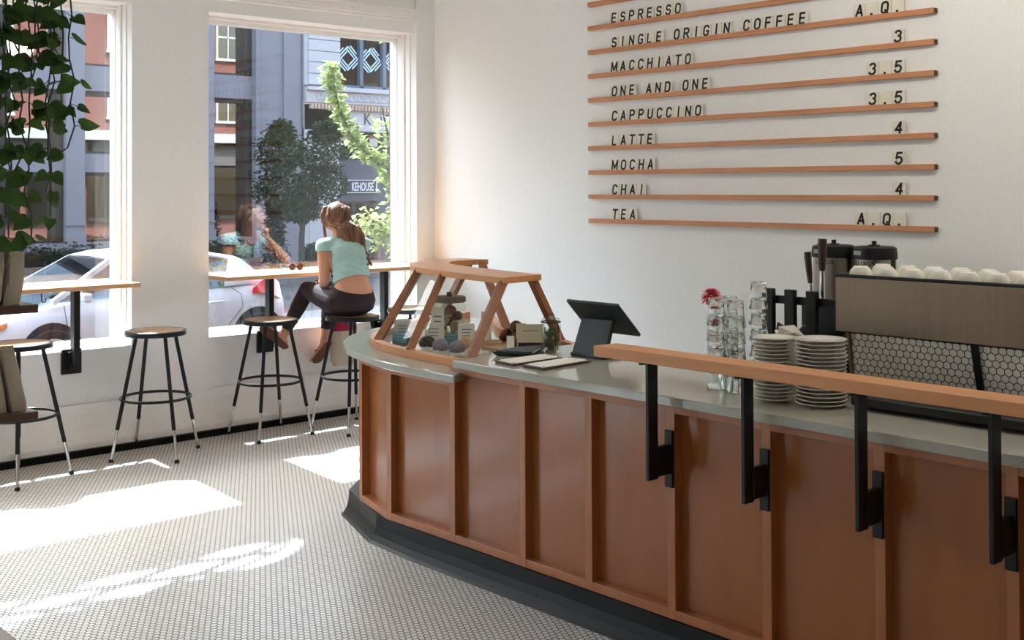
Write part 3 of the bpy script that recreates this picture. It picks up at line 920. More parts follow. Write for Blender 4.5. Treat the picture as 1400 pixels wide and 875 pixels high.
MB().tube([(-2.99, 0.0, 1.036), (-2.99, 0.0, 0.985), (-2.985, 0.0, 0.972), (-2.972, 0.0, 0.97), (-2.964, 0.0, 0.98), (-2.964, 0.0, 0.995)], 0.004, 6).build('hook_wire', m_black, hk, smooth=True)

# ------------------------------------------------------------------ service counter
XF = -2.42
BAT = [-2.76, -3.22, -3.665, -4.035, -4.44, -4.845, -5.255, -5.66, -6.07, -6.48, -6.89]
ct = thing('service_counter', 'long stained wood coffee counter with framed panels and a black mosaic foot', 'counter', (-2.0, -4.5, 0))
ZB, ZT, ZLOW = 0.125, 0.880, 0.825
corner = [(-2.42, -2.76), (-2.325, -2.37), (-2.09, -2.03), (-1.76, -1.80), (-1.38, -1.69), (-1.02, -1.67)]
def quad_panel(a, b, z0, z1, depth, thick, mat, name):
    """slab of panelling between plan points a and b, set back by depth from the face"""
    a, b = V((*a, 0)), V((*b, 0))
    t = (b - a).normalized()
    nrm = V((t.y, -t.x, 0))              # outward
    m = MB()
    c = (a + b) / 2 - nrm * (depth + thick / 2) + V((0, 0, (z0 + z1) / 2))
    m.obox(c, (b - a) / 2, nrm * thick / 2, V((0, 0, (z1 - z0) / 2)))
    return m
def frame_run(a, b, ztop, first):
    """one bay a->b (b nearer the camera end): batten at a, rails, recessed panel"""
    A, B = V((*a, 0)), V((*b, 0))
    t = (B - A).normalized()
    n = V((t.y, -t.x, 0))
    bw = 0.036
    quad_panel(a, b, ZB, ztop, 0.04, 0.02, m_wood, '').build('panel', m_wood, ct)
    MB().obox((A + t * bw / 2) - n * 0.022 + V((0, 0, (ZB + ztop) / 2)), t * bw / 2, n * 0.022, V((0, 0, (ztop - ZB) / 2))).build('batten', m_wood2, ct, bevel=0.0015)
    for z0, z1 in ((ZB, ZB + 0.034), (ztop - 0.03, ztop)):
        MB().obox((A + t * bw + B) / 2 - n * 0.0215 + V((0, 0, (z0 + z1) / 2)), (B - A - t * bw) / 2, n * 0.0212, V((0, 0, (z1 - z0) / 2))).build('rail', m_wood2, ct, bevel=0.0015)
# straight run, towards the camera; every batten's right edge sits on the listed line
run = [(XF, y + 0.036) for y in BAT] + [(XF, -7.30)]
for i in range(len(run) - 1):
    frame_run(run[i], run[i + 1], ZLOW if i == 0 else ZT, i == 0)
cr = corner[::-1]
cr[-1] = run[0]
for i in range(len(cr) - 1):
    frame_run(cr[i], cr[i + 1], ZLOW, False)
# carcass behind the panels
core = MB()
cout = offset([(x, y) for x, y in cr], -0.06)
core.prism(cout + [(XF + 0.06, -3.24), (-1.63, -3.24), (-1.615, -3.03), (-1.50, -2.96), (-1.47, -2.88), (-1.44, -2.62), (-1.40, -2.45), (-1.25, -2.24), (-1.13, -2.09), (-1.03, -1.96)], 0.02, ZLOW - 0.002)
core.box(XF + 0.06, -1.66, -7.30, -3.24, 0.02, ZT - 0.002)
core.build('carcass', m_walnut, ct)
# coved black mosaic plinth
pout = [(-1.02, -1.61), (-1.38, -1.63), (-1.85, -1.76), (-2.28, -2.14), (-2.45, -2.62), (-2.47, -2.95), (-2.47, -7.30)]
pl = MB()
k0 = offset(pout, 0.0)
steps = [(0.0, 0.0), (-0.012, 0.012), (-0.028, 0.035), (-0.038, 0.07), (-0.042, 0.124)]
pl.loft([[(x, y, z) for x, y in offset(pout, d)] + [(-2.3, -7.30, z), (-2.0, -2.8, z), (-1.35, -2.2, z), (-1.04, -1.85, z)] for d, z in steps], True, True)
pl.build('plinth', m_btile, ct)

# stone tops
slab_out = spline([(-1.0, -1.555), (-1.3, -1.575), (-1.68, -1.67), (-1.925, -1.79), (-2.10, -1.925), (-2.24, -2.11), (-2.365, -2.36), (-2.465, -2.75), (-2.488, -3.03), (-2.49, -3.30)], 8)
slab_in = [(-2.37, -3.24), (-1.60, -3.24), (-1.585, -3.06), (-1.46, -2.985), (-1.44, -2.9), (-1.41, -2.62), (-1.375, -2.43), (-1.22, -2.22), (-1.10, -2.07), (-1.0, -1.94)]
so = thing('stone_slab', 'lower curved grey stone top carrying the wooden display case', 'countertop', (-2.0, -2.4, ZLOW))
MB().prism(slab_out + slab_in, ZLOW, ZLOW + 0.034).build('slab', m_slab, so, bevel=0.005)
MB().box(-2.40, -1.64, -3.245, -3.225, ZLOW + 0.034, ZT).build('upstand', m_wood2, so)
s2 = thing('stone_slab', 'long raised grey stone top carrying the till, glasses and plates', 'countertop', (-2.0, -5.2, ZT))
MB().prism([(-2.452, -3.243), (-2.452, -7.32), (-1.60, -7.32), (-1.60, -3.243)], ZT, ZT + 0.035).build('slab', m_slab, s2, bevel=0.004)

# ------------------------------------------------------------------ customer rail on brackets
rl = thing('counter_rail', 'wooden ledge on black steel brackets along the front of the counter', 'ledge', (-2.545, -5.5, 1.048))
MB().prism([(-2.60, -4.22), (-2.60, -7.3), (-2.49, -7.3), (-2.49, -4.235)], 1.048, 1.086).build('ledge_board', m_maple, rl, bevel=0.002)
for y in BAT[4:10]:
    yc = y + 0.018
    b = MB().box(-2.545, -2.495, yc - 0.007, yc + 0.007, 0.632, 1.048).box(-2.58, -2.50, yc - 0.007, yc + 0.007, 1.036, 1.048)
    bo = b.build('bracket_post', m_black, rl, bevel=0.0015)
    MB().box(-2.50, -2.43, yc - 0.010, yc + 0.010, 0.640, 0.742).box(-2.434, -2.4202, yc - 0.017, yc + 0.017, 0.59, 0.79).build('bracket_plate', m_black, bo, bevel=0.0015)

# ------------------------------------------------------------------ wooden display case
ZC0 = ZLOW + 0.034
dc = thing('display_case', 'curved wooden pastry display case with splayed posts and clear glass', 'display case', (-1.9, -2.5, ZC0))
bo_ = spline([(-1.02, -1.62), (-1.27, -1.64), (-1.62, -1.77), (-1.86, -1.95), (-2.05, -2.10), (-2.17, -2.25), (-2.26, -2.46), (-2.315, -2.75), (-2.335, -3.0), (-2.34, -3.215)], 6)
bi_ = spline([(-1.02, -1.90), (-1.08, -1.98), (-1.15, -2.075), (-1.23, -2.18), (-1.32, -2.30), (-1.40, -2.44), (-1.46, -2.72), (-1.48, -2.88), (-1.495, -2.97), (-1.58, -3.215)], 6)
to_ = spline([(-1.12, -1.73), (-1.28, -1.705), (-1.50, -1.775), (-1.62, -1.86), (-1.70, -1.96), (-1.76, -2.06), (-1.82, -2.22), (-1.88, -2.46), (-1.93, -2.75), (-1.965, -3.03)], 6)
ti_ = spline([(-1.10, -1.93), (-1.20, -1.885), (-1.33, -1.90), (-1.43, -1.97), (-1.50, -2.08), (-1.545, -2.20), (-1.585, -2.36), (-1.62, -2.56), (-1.66, -2.76), (-1.69, -3.0)], 6)
ZT0, ZT1 = 1.198, 1.228
bs = MB().strip(bo_, offset(bo_, -0.045), ZC0, ZC0 + 0.034)
bs.build('base_curb', m_maple, dc)
MB().strip(bi_, offset(bi_, 0.04), ZC0, ZC0 + 0.03).build('rear_curb', m_maple, dc)
MB().strip(to_, ti_, ZT0, ZT1).build('top_board', m_maple, dc, bevel=0.002)
def nearest(poly, s_):
    i = min(int(s_ * (len(poly) - 1)), len(poly) - 2)
    u = s_ * (len(poly) - 1) - i
    a, b = poly[i], poly[i + 1]
    return V((a[0] + (b[0] - a[0]) * u, a[1] + (b[1] - a[1]) * u, 0))
m_post = pbr('display post wood', (150, 98, 66), 0.45, var=0.12, scale=8, stretch=(3, 3, 0.6), detail=5)
for s_ in (0.59, 0.765, 0.985):
    a, b = nearest(offset(bo_, -0.024), s_), nearest(offset(to_, -0.022), s_)
    t_ = nearest(bo_, min(1, s_ + 0.02)) - nearest(bo_, max(0, s_ - 0.02))
    MB().beam(a + V((0, 0, ZC0 + 0.02)), b + V((0, 0, ZT0 + 0.004)), 0.042, 0.038, upv=t_.cross(V((0, 0, 1)))).build('front_post', m_post, dc, bevel=0.002)
for a, b in (((-1.385, -2.42, ZC0), (-1.145, -1.925, ZT0)), ((-1.505, -2.95, ZC0), (-1.71, -2.955, ZT0))):
    t_ = V((b[1] - a[1], a[0] - b[0], 0))
    MB().beam(V(a) + V((0, 0, 0.01)), V(b) + V((0, 0, 0.004)), 0.040, 0.034, upv=(V(b) - V(a)).cross(t_)).build('rear_post', m_post, dc, bevel=0.002)
MB().beam((-1.25, -1.66, ZC0 + 0.01), (-1.135, -1.79, ZT0 + 0.004), 0.040, 0.036, upv=(1, 0, 0)).build('front_post', m_post, dc, bevel=0.002)
gp = MB()
g0, g1 = offset(bo_, -0.036), offset(to_, -0.034)
n0 = int(0.20 * (len(g0) - 1))
gp.loft([[(*p, ZC0 + 0.03) for p in g0[n0:]], [(*p, ZT0) for p in g1[n0:]]], False)
go = gp.build('curved_glass', m_case, dc, smooth='all')
# ------------------------------------------------------------------ menu wall
ORD = ['first', 'second', 'third', 'fourth', 'fifth', 'sixth', 'seventh', 'eighth', 'ninth', 'tenth', 'eleventh', 'twelfth', 'thirteenth', 'fourteenth', 'fifteenth', 'sixteenth', 'seventeenth', 'eighteenth', 'nineteenth', 'twentieth']
m_rail = pbr('menu rail wood', (196, 134, 94), 0.5, var=0.14, scale=8.0, stretch=(6, 0.5, 6), detail=5)
m_tile = pbr('cream letter tile', (226, 220, 205), 0.55, var=0.04, scale=18)
m_black2 = pbr('black letter ink', (14, 16, 20), 0.6, var=0.05)
def arc_pts(cx, cz, rx, rz, a0, a1, n=9):
    return [(cx + rx * math.cos(math.radians(a0 + (a1 - a0) * k / n)), cz + rz * math.sin(math.radians(a0 + (a1 - a0) * k / n))) for k in range(n + 1)]
_oval = arc_pts(0.27, 0.72, 0.27, 0.28, 0, 180) + arc_pts(0.27, 0.28, 0.27, 0.28, 180, 360) + [(0.54, 0.72)]
GLYPH = {                                # bold upright strokes in a box one unit high
    'A': [[(0, 0), (0.27, 1), (0.54, 0)], [(0.09, 0.30), (0.45, 0.30)]],
    'C': [arc_pts(0.27, 0.72, 0.27, 0.28, 10, 180) + arc_pts(0.27, 0.28, 0.27, 0.28, 180, 350)],
    'D': [[(0, 0), (0, 1), (0.22, 1)] + arc_pts(0.24, 0.70, 0.30, 0.30, 90, 0) + arc_pts(0.24, 0.30, 0.30, 0.30, 0, -90) + [(0, 0)]],
    'E': [[(0.46, 1), (0, 1), (0, 0), (0.48, 0)], [(0, 0.52), (0.40, 0.52)]],
    'F': [[(0.46, 1), (0, 1), (0, 0)], [(0, 0.50), (0.40, 0.50)]],
    'G': [arc_pts(0.27, 0.72, 0.27, 0.28, 15, 180) + arc_pts(0.27, 0.28, 0.27, 0.28, 180, 330) + [(0.52, 0.44), (0.30, 0.44)]],
    'H': [[(0, 0), (0, 1)], [(0.52, 0), (0.52, 1)], [(0, 0.52), (0.52, 0.52)]],
    'I': [[(0.26, 0), (0.26, 1)]],
    'L': [[(0, 1), (0, 0), (0.46, 0)]],
    'M': [[(-0.06, 0), (-0.06, 1), (0.27, 0.12), (0.60, 1), (0.60, 0)]],
    'N': [[(0, 0), (0, 1), (0.52, 0), (0.52, 1)]],
    'O': [_oval],
    'P': [[(0, 0), (0, 1), (0.27, 1)] + arc_pts(0.27, 0.73, 0.26, 0.27, 90, -90) + [(0, 0.46)]],
    'Q': [_oval, [(0.32, 0.24), (0.58, -0.06)]],
    'R': [[(0, 0), (0, 1), (0.27, 1)] + arc_pts(0.27, 0.74, 0.26, 0.26, 90, -90) + [(0, 0.48)], [(0.27, 0.48), (0.54, 0)]],
    'S': [arc_pts(0.27, 0.745, 0.25, 0.255, 15, 180, 7) + arc_pts(0.27, 0.745, 0.25, 0.255, 180, 250, 3) + arc_pts(0.27, 0.265, 0.27, 0.265, 70, 0, 3) + arc_pts(0.27, 0.265, 0.27, 0.265, 0, -170, 8)],
    'T': [[(0, 1), (0.54, 1)], [(0.27, 1), (0.27, 0)]],
    'U': [[(0, 1), (0, 0.27)] + arc_pts(0.26, 0.27, 0.26, 0.27, 180, 360) + [(0.52, 1)]],
    '3': [arc_pts(0.25, 0.755, 0.24, 0.245, 160, -70) + arc_pts(0.25, 0.275, 0.27, 0.275, 75, -165, 11)],
    '4': [[(0.38, 0), (0.38, 1), (0, 0.30), (0.54, 0.30)]],
    '5': [[(0.48, 1), (0.07, 1), (0.02, 0.52)] + arc_pts(0.25, 0.31, 0.27, 0.31, 125, -165, 11)],
    '.': [[(0.26, 0.0), (0.26, 0.012)]],
}
def stroke_glyph(ch):
    """flat ink strokes of one character, facing the room"""
    H, WD, TH = 0.0575, 0.066, 0.0060 if ch != '.' else 0.0070
    m = MB()
    for line in GLYPH[ch]:
        pts = [V((-0.0021, -(0.0165 + x * WD + 0.13 * z * H), 0.0195 + z * H)) for x, z in line]
        for p, q in zip(pts, pts[1:]):
            d = (q - p)
            if d.length < 1e-6: continue
            n = d.normalized().cross(V((1, 0, 0)))
            m.obox((p + q) / 2, d / 2 + d.normalized() * TH * (0.95 if len(pts) == 2 else 0.45), n * TH, V((0.0004, 0, 0)))
        for p in pts[1:-1]:
            m.mesh([p + V((-0.00042, TH * math.cos(2 * math.pi * k / 12), TH * math.sin(2 * math.pi * k / 12))) for k in range(12)], [tuple(range(12))])
    return m.build('letter', m_black2, None, normals=False)

tile_me = None
glyphs = {}
def letter_tile(ch, y, z, label, group):
    """one tile standing on a rail; y is its left edge seen from the room"""
    global tile_me
    o = thing('letter_tile', label, 'letter tile', (XM - 0.020, y, z), group)
    if tile_me is None:
        c = MB().obox((0, -0.037, 0.0425), (0.0016, 0, 0), (0, 0.037, 0), (0, 0, 0.0425)).build('card', m_tile, None, bevel=0.0006)
        tile_me = c.data
        C.objects.unlink(c)
        bpy.data.objects.remove(c)
    c = bpy.data.objects.new('card', tile_me)
    C.objects.link(c)
    c.parent = o
    if ch == ' ': return o
    if ch not in glyphs:
        g = stroke_glyph(ch)
        glyphs[ch] = g.data
        bpy.data.objects.remove(g)
    g = bpy.data.objects.new('letter' if ch not in '.' else 'full_stop', glyphs[ch])
    C.objects.link(g)
    g.parent = o
    return o

LINES = [('ESPRESSO', None), ('SINGLE ORIGIN COFFEE', 'A.Q.'), ('MACCHIATO', '3'), ('ONE AND ONE', '3.5'), ('CAPPUCCINO', '3.5'), ('LATTE', '4'), ('MOCHA', '5'), ('CHAI', '4'), ('TEA', 'A.Q.')]
for k in range(-1, 9):
    zb = 1.409 + 0.1635 * (8 - k)
    nm = 'wooden menu rail holding the word ' + LINES[k][0] if k >= 0 else 'empty wooden menu rail above the word ESPRESSO'
    r = thing('menu_rail', nm, 'menu rail', (XM, -2.843, zb), 'wooden menu rails on the white wall')
    yr = -4.094 + (0.004 * (8 - k)) * -0.3
    MB().box(XM - 0.032, XM - 0.0005, yr, -1.596, zb, zb + 0.014).box(XM - 0.032, XM - 0.0245, yr, -1.596, zb + 0.014, zb + 0.029).box(XM - 0.012, XM - 0.0005, yr, -1.596, zb + 0.014, zb + 0.029).build('rail_strip', m_rail, r, bevel=0.0008)
    MB().box(XM - 0.030, XM - 0.001, yr - 0.006, yr, zb + 0.002, zb + 0.026).build('end_cap', m_walnut, r)
    if k < 0: continue
    txt, price = LINES[k]
    zt = zb + 0.0145
    grp = 'letter tiles of the menu line ' + txt
    y = -1.795
    for w_ in txt.split(' '):
        n = len(w_)
        for i, ch in enumerate(w_):
            where = 'first' if i == 0 else ('last' if i == n - 1 else ORD[i])
            wd = w_
            if txt == 'ONE AND ONE' and w_ == 'ONE':
                wd = 'ONE, before AND,' if y > -2.05 else 'ONE, after AND,'
            letter_tile(ch, y, zt, 'cream tile with black %s, %s letter of %s on the menu wall' % (ch, where, wd), grp)
            y -= 0.0782 if txt != 'LATTE' else 0.0775
        y -= 0.068
    if price:
        n = len(price)
        y = -3.932 + 0.0765 * n
        for i, ch in enumerate(price):
            nmch = 'full stop' if ch == '.' else ch
            nth = '' if price.count(ch) == 1 else (' first' if i < 2 else ' last')
            letter_tile(ch, y, zt, 'cream price tile with a black%s %s, on the rail of %s' % (nth, nmch, txt), 'price tiles of the menu line ' + txt)
            y -= 0.0765

# ------------------------------------------------------------------ till, menus, jar on the raised slab
ZS2 = ZT + 0.035
m_till = pbr('dark slate plastic', (34, 40, 44), 0.45, var=0.1, scale=30)
m_screen = pbr('dark screen glass', (12, 14, 16), 0.1)
tp = thing('tablet_till', 'dark tablet till on a slanted stand seen from behind', 'till', (-1.93, -3.60, ZS2))
MB().obox((-1.93, -3.592, ZS2 + 0.008), (0.055, 0.004, 0), (-0.007, 0.10, 0), (0, 0, 0.008)).build('stand_base', m_till, tp, bevel=0.004)
MB().loft([[(-1.99, -3.50, ZS2 + 0.004), (-1.985, -3.69, ZS2 + 0.004), (-1.962, -3.69, ZS2 + 0.004), (-1.966, -3.50, ZS2 + 0.004)], [(-1.936, -3.512, 1.075), (-1.931, -3.692, 1.08), (-1.912, -3.692, 1.072), (-1.917, -3.512, 1.067)]]).build('stand_neck', m_till, tp, bevel=0.003)
a_, b_, c_, d_ = V((-2.0, -3.478, 1.152)), V((-2.0, -3.782, 1.152)), V((-1.845, -3.772, 1.008)), V((-1.845, -3.468, 1.008))
nrm = (b_ - a_).cross(d_ - a_).normalized()
if nrm.x < 0: nrm = -nrm
MB().loft([[a_, b_, c_, d_], [p + nrm * 0.014 for p in (a_, b_, c_, d_)]]).build('tablet_shell', m_till, tp, bevel=0.004)
ctr_ = (a_ + b_ + c_ + d_) / 4
MB().mesh([ctr_ + (p - ctr_) * 0.92 + nrm * 0.0146 for p in (a_, b_, c_, d_)], [(0, 1, 2, 3)]).build('screen', m_screen, tp)

m_board = pbr('dark clipboard wood', (62, 40, 34), 0.5, var=0.2, scale=20)
m_paper = pbr('off white paper', (234, 231, 224), 0.8, var=0.03, scale=10)
for q, lab in (([(-2.375, -3.433), (-2.093, -3.437), (-2.105, -3.561), (-2.388, -3.559)], 'menu board with white sheet lying nearer the display case'),
               ([(-2.370, -3.600), (-2.088, -3.585), (-2.078, -3.705), (-2.372, -3.722)], 'menu board with white sheet lying nearer the till')):
    cx_, cy_ = sum(p[0] for p in q) / 4, sum(p[1] for p in q) / 4
    mnu = thing('menu_board', lab, 'menu', (cx_, cy_, ZS2), 'menu boards flat on the slab')
    MB().prism(q, ZS2, ZS2 + 0.011).build('board', m_board, mnu, bevel=0.0015)
    MB().prism([(cx_ + (x - cx_) * 0.95, cy_ + (y - cy_) * 0.93) for x, y in q], ZS2 + 0.011, ZS2 + 0.0125).build('sheet', m_paper, mnu)
    sc = MB()
    for p in q[:]:
        sc.lathe([(0.004, ZS2 + 0.012), (0.004, ZS2 + 0.0145), (0.001, ZS2 + 0.015)], (cx_ + (p[0] - cx_) * 0.9, cy_ + (p[1] - cy_) * 0.84, 0), 10)
    sc.build('corner_screw', m_black, mnu)

m_teal = pbr('dark teal glazed tray', (52, 72, 74), 0.15, var=0.1)
dt = thing('serving_tray', 'shallow dark teal tray between the display case and the menu boards', 'tray', (-2.12, -3.30, ZS2))
MB().loft([[(-2.235, -3.285, ZS2), (-2.15, -3.40, ZS2), (-1.975, -3.30, ZS2), (-2.09, -3.255, ZS2)], [(-2.262, -3.275, ZS2 + 0.022), (-2.155, -3.44, ZS2 + 0.022), (-1.945, -3.30, ZS2 + 0.022), (-2.085, -3.25, ZS2 + 0.022)]]).build('tray_body', m_teal, dt, bevel=0.002)
MB().loft([[(-2.24, -3.285, ZS2 + 0.0222), (-2.154, -3.42, ZS2 + 0.0222), (-1.965, -3.30, ZS2 + 0.0222), (-2.087, -3.258, ZS2 + 0.0222)], [(-2.24, -3.285, ZS2 + 0.024), (-2.154, -3.42, ZS2 + 0.024), (-1.965, -3.30, ZS2 + 0.024), (-2.087, -3.258, ZS2 + 0.024)]]).build('tray_inlay', m_till, dt)

m_jar = paneglass('clear jar glass', 0.05, (0.93, 0.96, 0.94))
m_herb = leafmat('fresh herb leaf', (56, 84, 50), (110, 132, 84), 0.3, 20.0)
hj = thing('herb_jar', 'clear clip-top glass jar filled with green herb sprigs', 'jar', (-1.975, -3.357, ZS2))
MB().lathe([(0.0, 0.002), (0.043, 0.002), (0.046, 0.008), (0.046, 0.118), (0.040, 0.130), (0.041, 0.138)], (-1.975, -3.357, ZS2), 32, caps=False).build('glass_body', m_jar, hj, smooth=True)
MB().ring((-1.975, -3.357, ZS2 + 0.134), 0.043, 0.003, 32, 6).tube([(-1.975, -3.402, ZS2 + 0.13), (-1.975, -3.408, ZS2 + 0.10), (-1.975, -3.404, ZS2 + 0.09)], 0.002, 6).tube([(-1.98, -3.345, ZS2 + 0.138), (-1.98, -3.34, ZS2 + 0.168), (-1.96, -3.36, ZS2 + 0.168), (-1.965, -3.37, ZS2 + 0.138)], 0.0025, 6).build('wire_clip', m_black, hj, smooth=True)
MB().lathe([(0.041, 0.139), (0.042, 0.146), (0.034, 0.152), (0.0, 0.153)], (-1.975, -3.357, ZS2), 28, caps=False).build('lid', m_jar, hj, smooth=True)
hl = MB()
for _ in range(14):
    a, r_ = rnd.uniform(0, 6.28), rnd.uniform(0.005, 0.036)
    x, y = -1.975 + r_ * math.cos(a), -3.357 + r_ * math.sin(a)
    hl.tube([(x, y, ZS2 + 0.006), (x + rnd.uniform(-.004, .004), y + rnd.uniform(-.004, .004), ZS2 + 0.06), (x + rnd.uniform(-.004, .004), y + rnd.uniform(-.004, .004), ZS2 + rnd.uniform(0.09, 0.115))], 0.0014, 5)
hl.build('stems', m_herb, hj)
def inside_leaves():
    m = MB()
    vs, fs = [], []
    for _ in range(90):
        a, r_ = rnd.uniform(0, 6.28), 0.034 * math.sqrt(rnd.random())
        c = V((-1.975 + r_ * math.cos(a), -3.357 + r_ * math.sin(a), ZS2 + rnd.uniform(0.012, 0.105)))
        t_ = V((-math.sin(a) * 0.5, math.cos(a) * 0.5, rnd.choice((-1, 1)))).normalized()
        s_ = V((-math.sin(a), math.cos(a), 0)) * 0.006
        L = rnd.uniform(0.008, 0.013)
        k = len(vs)
        vs += [c - t_ * L, c + s_, c + t_ * L, c - s_]
        fs.append((k, k + 1, k + 2, k + 3))
    return m.mesh(vs, fs)
inside_leaves().build('leaves', m_herb, hj, normals=False)

# ------------------------------------------------------------------ tumblers, flower, plates
m_tum, nt_, out_ = newmat('tumbler glass')
gb_ = nt_.nodes.new('ShaderNodeBsdfGlass')
gb_.inputs['IOR'].default_value = 1.46
gb_.inputs['Color'].default_value = (0.97, 0.98, 0.975, 1)
nt_.links.new(gb_.outputs[0], out_.inputs[0])
def make_tumbler():
    t = thing('glass_tumbler', 'x', 'glass', (0, 0, 0))
    MB().lathe([(0.0355, 0.001), (0.0347, 0.02), (0.0300, 0.055), (0.0285, 0.094), (0.0265, 0.100), (0.0001, 0.100), (0.0001, 0.090), (0.0258, 0.089), (0.0276, 0.055), (0.0322, 0.02), (0.0332, 0.001), (0.0344, 0.0), (0.0355, 0.001)], seg=32, caps=False).build('glass_wall', m_tum, t, smooth='all')
    return t
STK = [(-2.195, -4.452, 5, 'front left stack'), (-2.205, -4.548, 5, 'front right stack, touching the plates'), (-2.105, -4.445, 5, 'middle stack behind the front two'), (-2.065, -4.545, 6, 'tallest rear stack')]
tum = make_tumbler()
firstt = True
for x, y, n, nm in STK:
    for k in range(n):
        lab = 'upturned clear glass tumbler, %s of the %s' % ('topmost' if k == n - 1 else ('bottom one' if k == 0 else ORD[n - 1 - k] + ' from the top'), nm)
        loc = (x + rnd.uniform(-.001, .001), y + rnd.uniform(-.001, .001), ZS2 + 0.0575 * k)
        if firstt:
            tum.location = loc
            tum['label'] = lab
            tum['group'] = 'upturned glass tumblers stacked by the plates'
            firstt = False
        else:
            copy_thing(tum, loc, rnd.uniform(0, 6), lab)

m_petal = pbr('pink red petal', (232, 92, 104), 0.6, var=0.15, scale=60)
m_stem = pbr('green stem', (64, 80, 52), 0.6)
vs_ = thing('bud_vase', 'small clear bud vase with water behind the glass stacks', 'vase', (-2.02, -4.36, ZS2))
MB().lathe([(0.0, 0.002), (0.024, 0.002), (0.026, 0.03), (0.014, 0.10), (0.012, 0.16), (0.015, 0.17)], (-2.02, -4.36, ZS2), 24, caps=False).build('vase_glass', m_tum, vs_, smooth=True)
MB().lathe([(0.0, 0.004), (0.022, 0.004), (0.0235, 0.03), (0.018, 0.07), (0.0, 0.07)], (-2.02, -4.36, ZS2), 20, caps=False).build('water', m_jar, vs_, smooth=True)
fl_ = thing('zinnia_flower', 'single pink red zinnia bloom standing up above the glasses', 'flower', (-2.02, -4.36, ZS2))
FC = V((-2.05, -4.318, 1.236))
MB().tube([(-2.02, -4.36, ZS2 + 0.006), (-2.03, -4.352, ZS2 + 0.17), (-2.043, -4.332, ZS2 + 0.26), FC - V((0, 0, 0.012))], 0.0022, 6).build('stem', m_stem, fl_, smooth=True)
pt = MB()
for k in range(78):
    q = k / 77
    a = k * 2.39996
    tilt = -0.75 + 1.95 * q ** 1.15
    L = 0.052 * (1 - 0.55 * q)
    d = V((math.cos(a) * math.cos(tilt), math.sin(a) * math.cos(tilt), math.sin(tilt)))
    s_ = V((-math.sin(a), math.cos(a), 0))
    b = FC + V((0, 0, 0.004 * q))
    u_ = d.cross(s_)
    pt.loft([[b + s_ * w_ + d * L * t_ + u_ * e, b + d * L * t_ + u_ * (e + 0.0015), b - s_ * w_ + d * L * t_ + u_ * e, b + d * L * t_ + u_ * (e - 0.001)] for t_, w_, e in ((0.1, 0.002, 0), (0.5, 0.0085, 0.001), (0.85, 0.0085, 0.0), (1.0, 0.003, -0.002))])
pt.build('petals', m_petal, fl_, smooth='all')
MB().ball(FC + V((0, 0, 0.012)), (0.009, 0.009, 0.006), 10, 6).build('flower_heart', pbr('dark flower heart', (120, 40, 40), 0.8, var=0.3, scale=200), fl_)

m_china = pbr('warm white china', (214, 209, 198), 0.25, var=0.02, scale=10, coat=0.3)
def make_plate(R):
    t = thing('saucer', 'x', 'plate', (0, 0, 0))
    MB().lathe([(0.0, 0.0), (R * 0.52, 0.0), (R * 0.55, 0.004), (R * 0.95, 0.0115), (R, 0.0125), (R, 0.015), (R * 0.93, 0.0145), (R * 0.58, 0.007), (R * 0.5, 0.005), (0.0, 0.005)], seg=56, caps=False).build('dish', m_china, t, smooth='all')
    return t
for (x, y, R, n, pitch, nm, grp) in ((-2.246, -4.742, 0.0735, 17, 0.0128, 'left stack of smaller saucers', 'small saucers in the left stack'), (-2.215, -4.905, 0.0855, 17, 0.0132, 'right stack of larger plates', 'larger plates in the right stack')):
    src = None
    for k in range(n):
        w_ = 'topmost' if k == n - 1 else ('bottom' if k == 0 else ORD[n - 1 - k] + ' from the top')
        lab = 'warm white china plate, %s in the %s' % (w_, nm)
        loc = (x + rnd.uniform(-.002, .002), y + rnd.uniform(-.002, .002), ZS2 + pitch * k)
        if src is None:
            src = make_plate(R)
            src.location = loc
            src['label'], src['group'] = lab, grp
        else:
            copy_thing(src, loc, 0, lab)

# ------------------------------------------------------------------ espresso machine with cups
m_hexp = hexmat('hexagon patterned machine panel', (238, 232, 220), (40, 38, 36), 0.026, axes=(1, 2), rough=0.25, line=0.055)
em = thing('espresso_machine', 'wide stainless espresso machine with black edges and a hexagon patterned lower back', 'coffee machine', (-1.85, -5.3, ZS2))
YE0, YE1 = -4.785, -5.95
bd = MB()
bd.box(-1.935, -1.66, YE1, YE0, 1.128, 1.308).box(-1.935, -1.925, YE1, YE0, 1.30, 1.337).box(-1.67, -1.66, YE1, YE0, 1.30, 1.337).box(-1.935, -1.66, YE0 - 0.010, YE0, 1.30, 1.337)
bd.build('housing', m_black, em, bevel=0.004)
MB().box(-1.952, -1.934, YE1 + 0.01, YE0 - 0.010, 1.134, 1.325).build('back_panel', m_steel, em, bevel=0.002)
MB().loft([[(-1.93, YE0 - 0.055, 1.13), (-1.93, YE1, 1.13), (-1.915, YE1, 1.13), (-1.915, YE0 - 0.055, 1.13)], [(-1.90, YE0 - 0.052, 0.955), (-1.90, YE1, 0.955), (-1.885, YE1, 0.955), (-1.885, YE0 - 0.052, 0.955)]]).build('hexagon_panel', m_hexp, em)  # sloping panel with a hexagon pattern in its colour
fr_ = MB().beam((-1.937, YE0 - 0.052, 1.13), (-1.905, YE0 - 0.049, 0.955), 0.012, 0.012, upv=(0, 1, 0))
fr_.build('panel_edge', m_steel, em)
MB().beam((-1.936, -5.30, 1.13), (-1.905, -5.31, 0.955), 0.022, 0.012, upv=(1, 0, 0.4)).build('mullion', m_black, em)
MB().box(-1.90, -1.62, YE1, YE0 - 0.03, ZS2 + 0.03, 0.958).box(-2.19, -1.62, YE1, -5.0, ZS2 + 0.012, 0.956).build('drip_base', m_black, em, bevel=0.004)
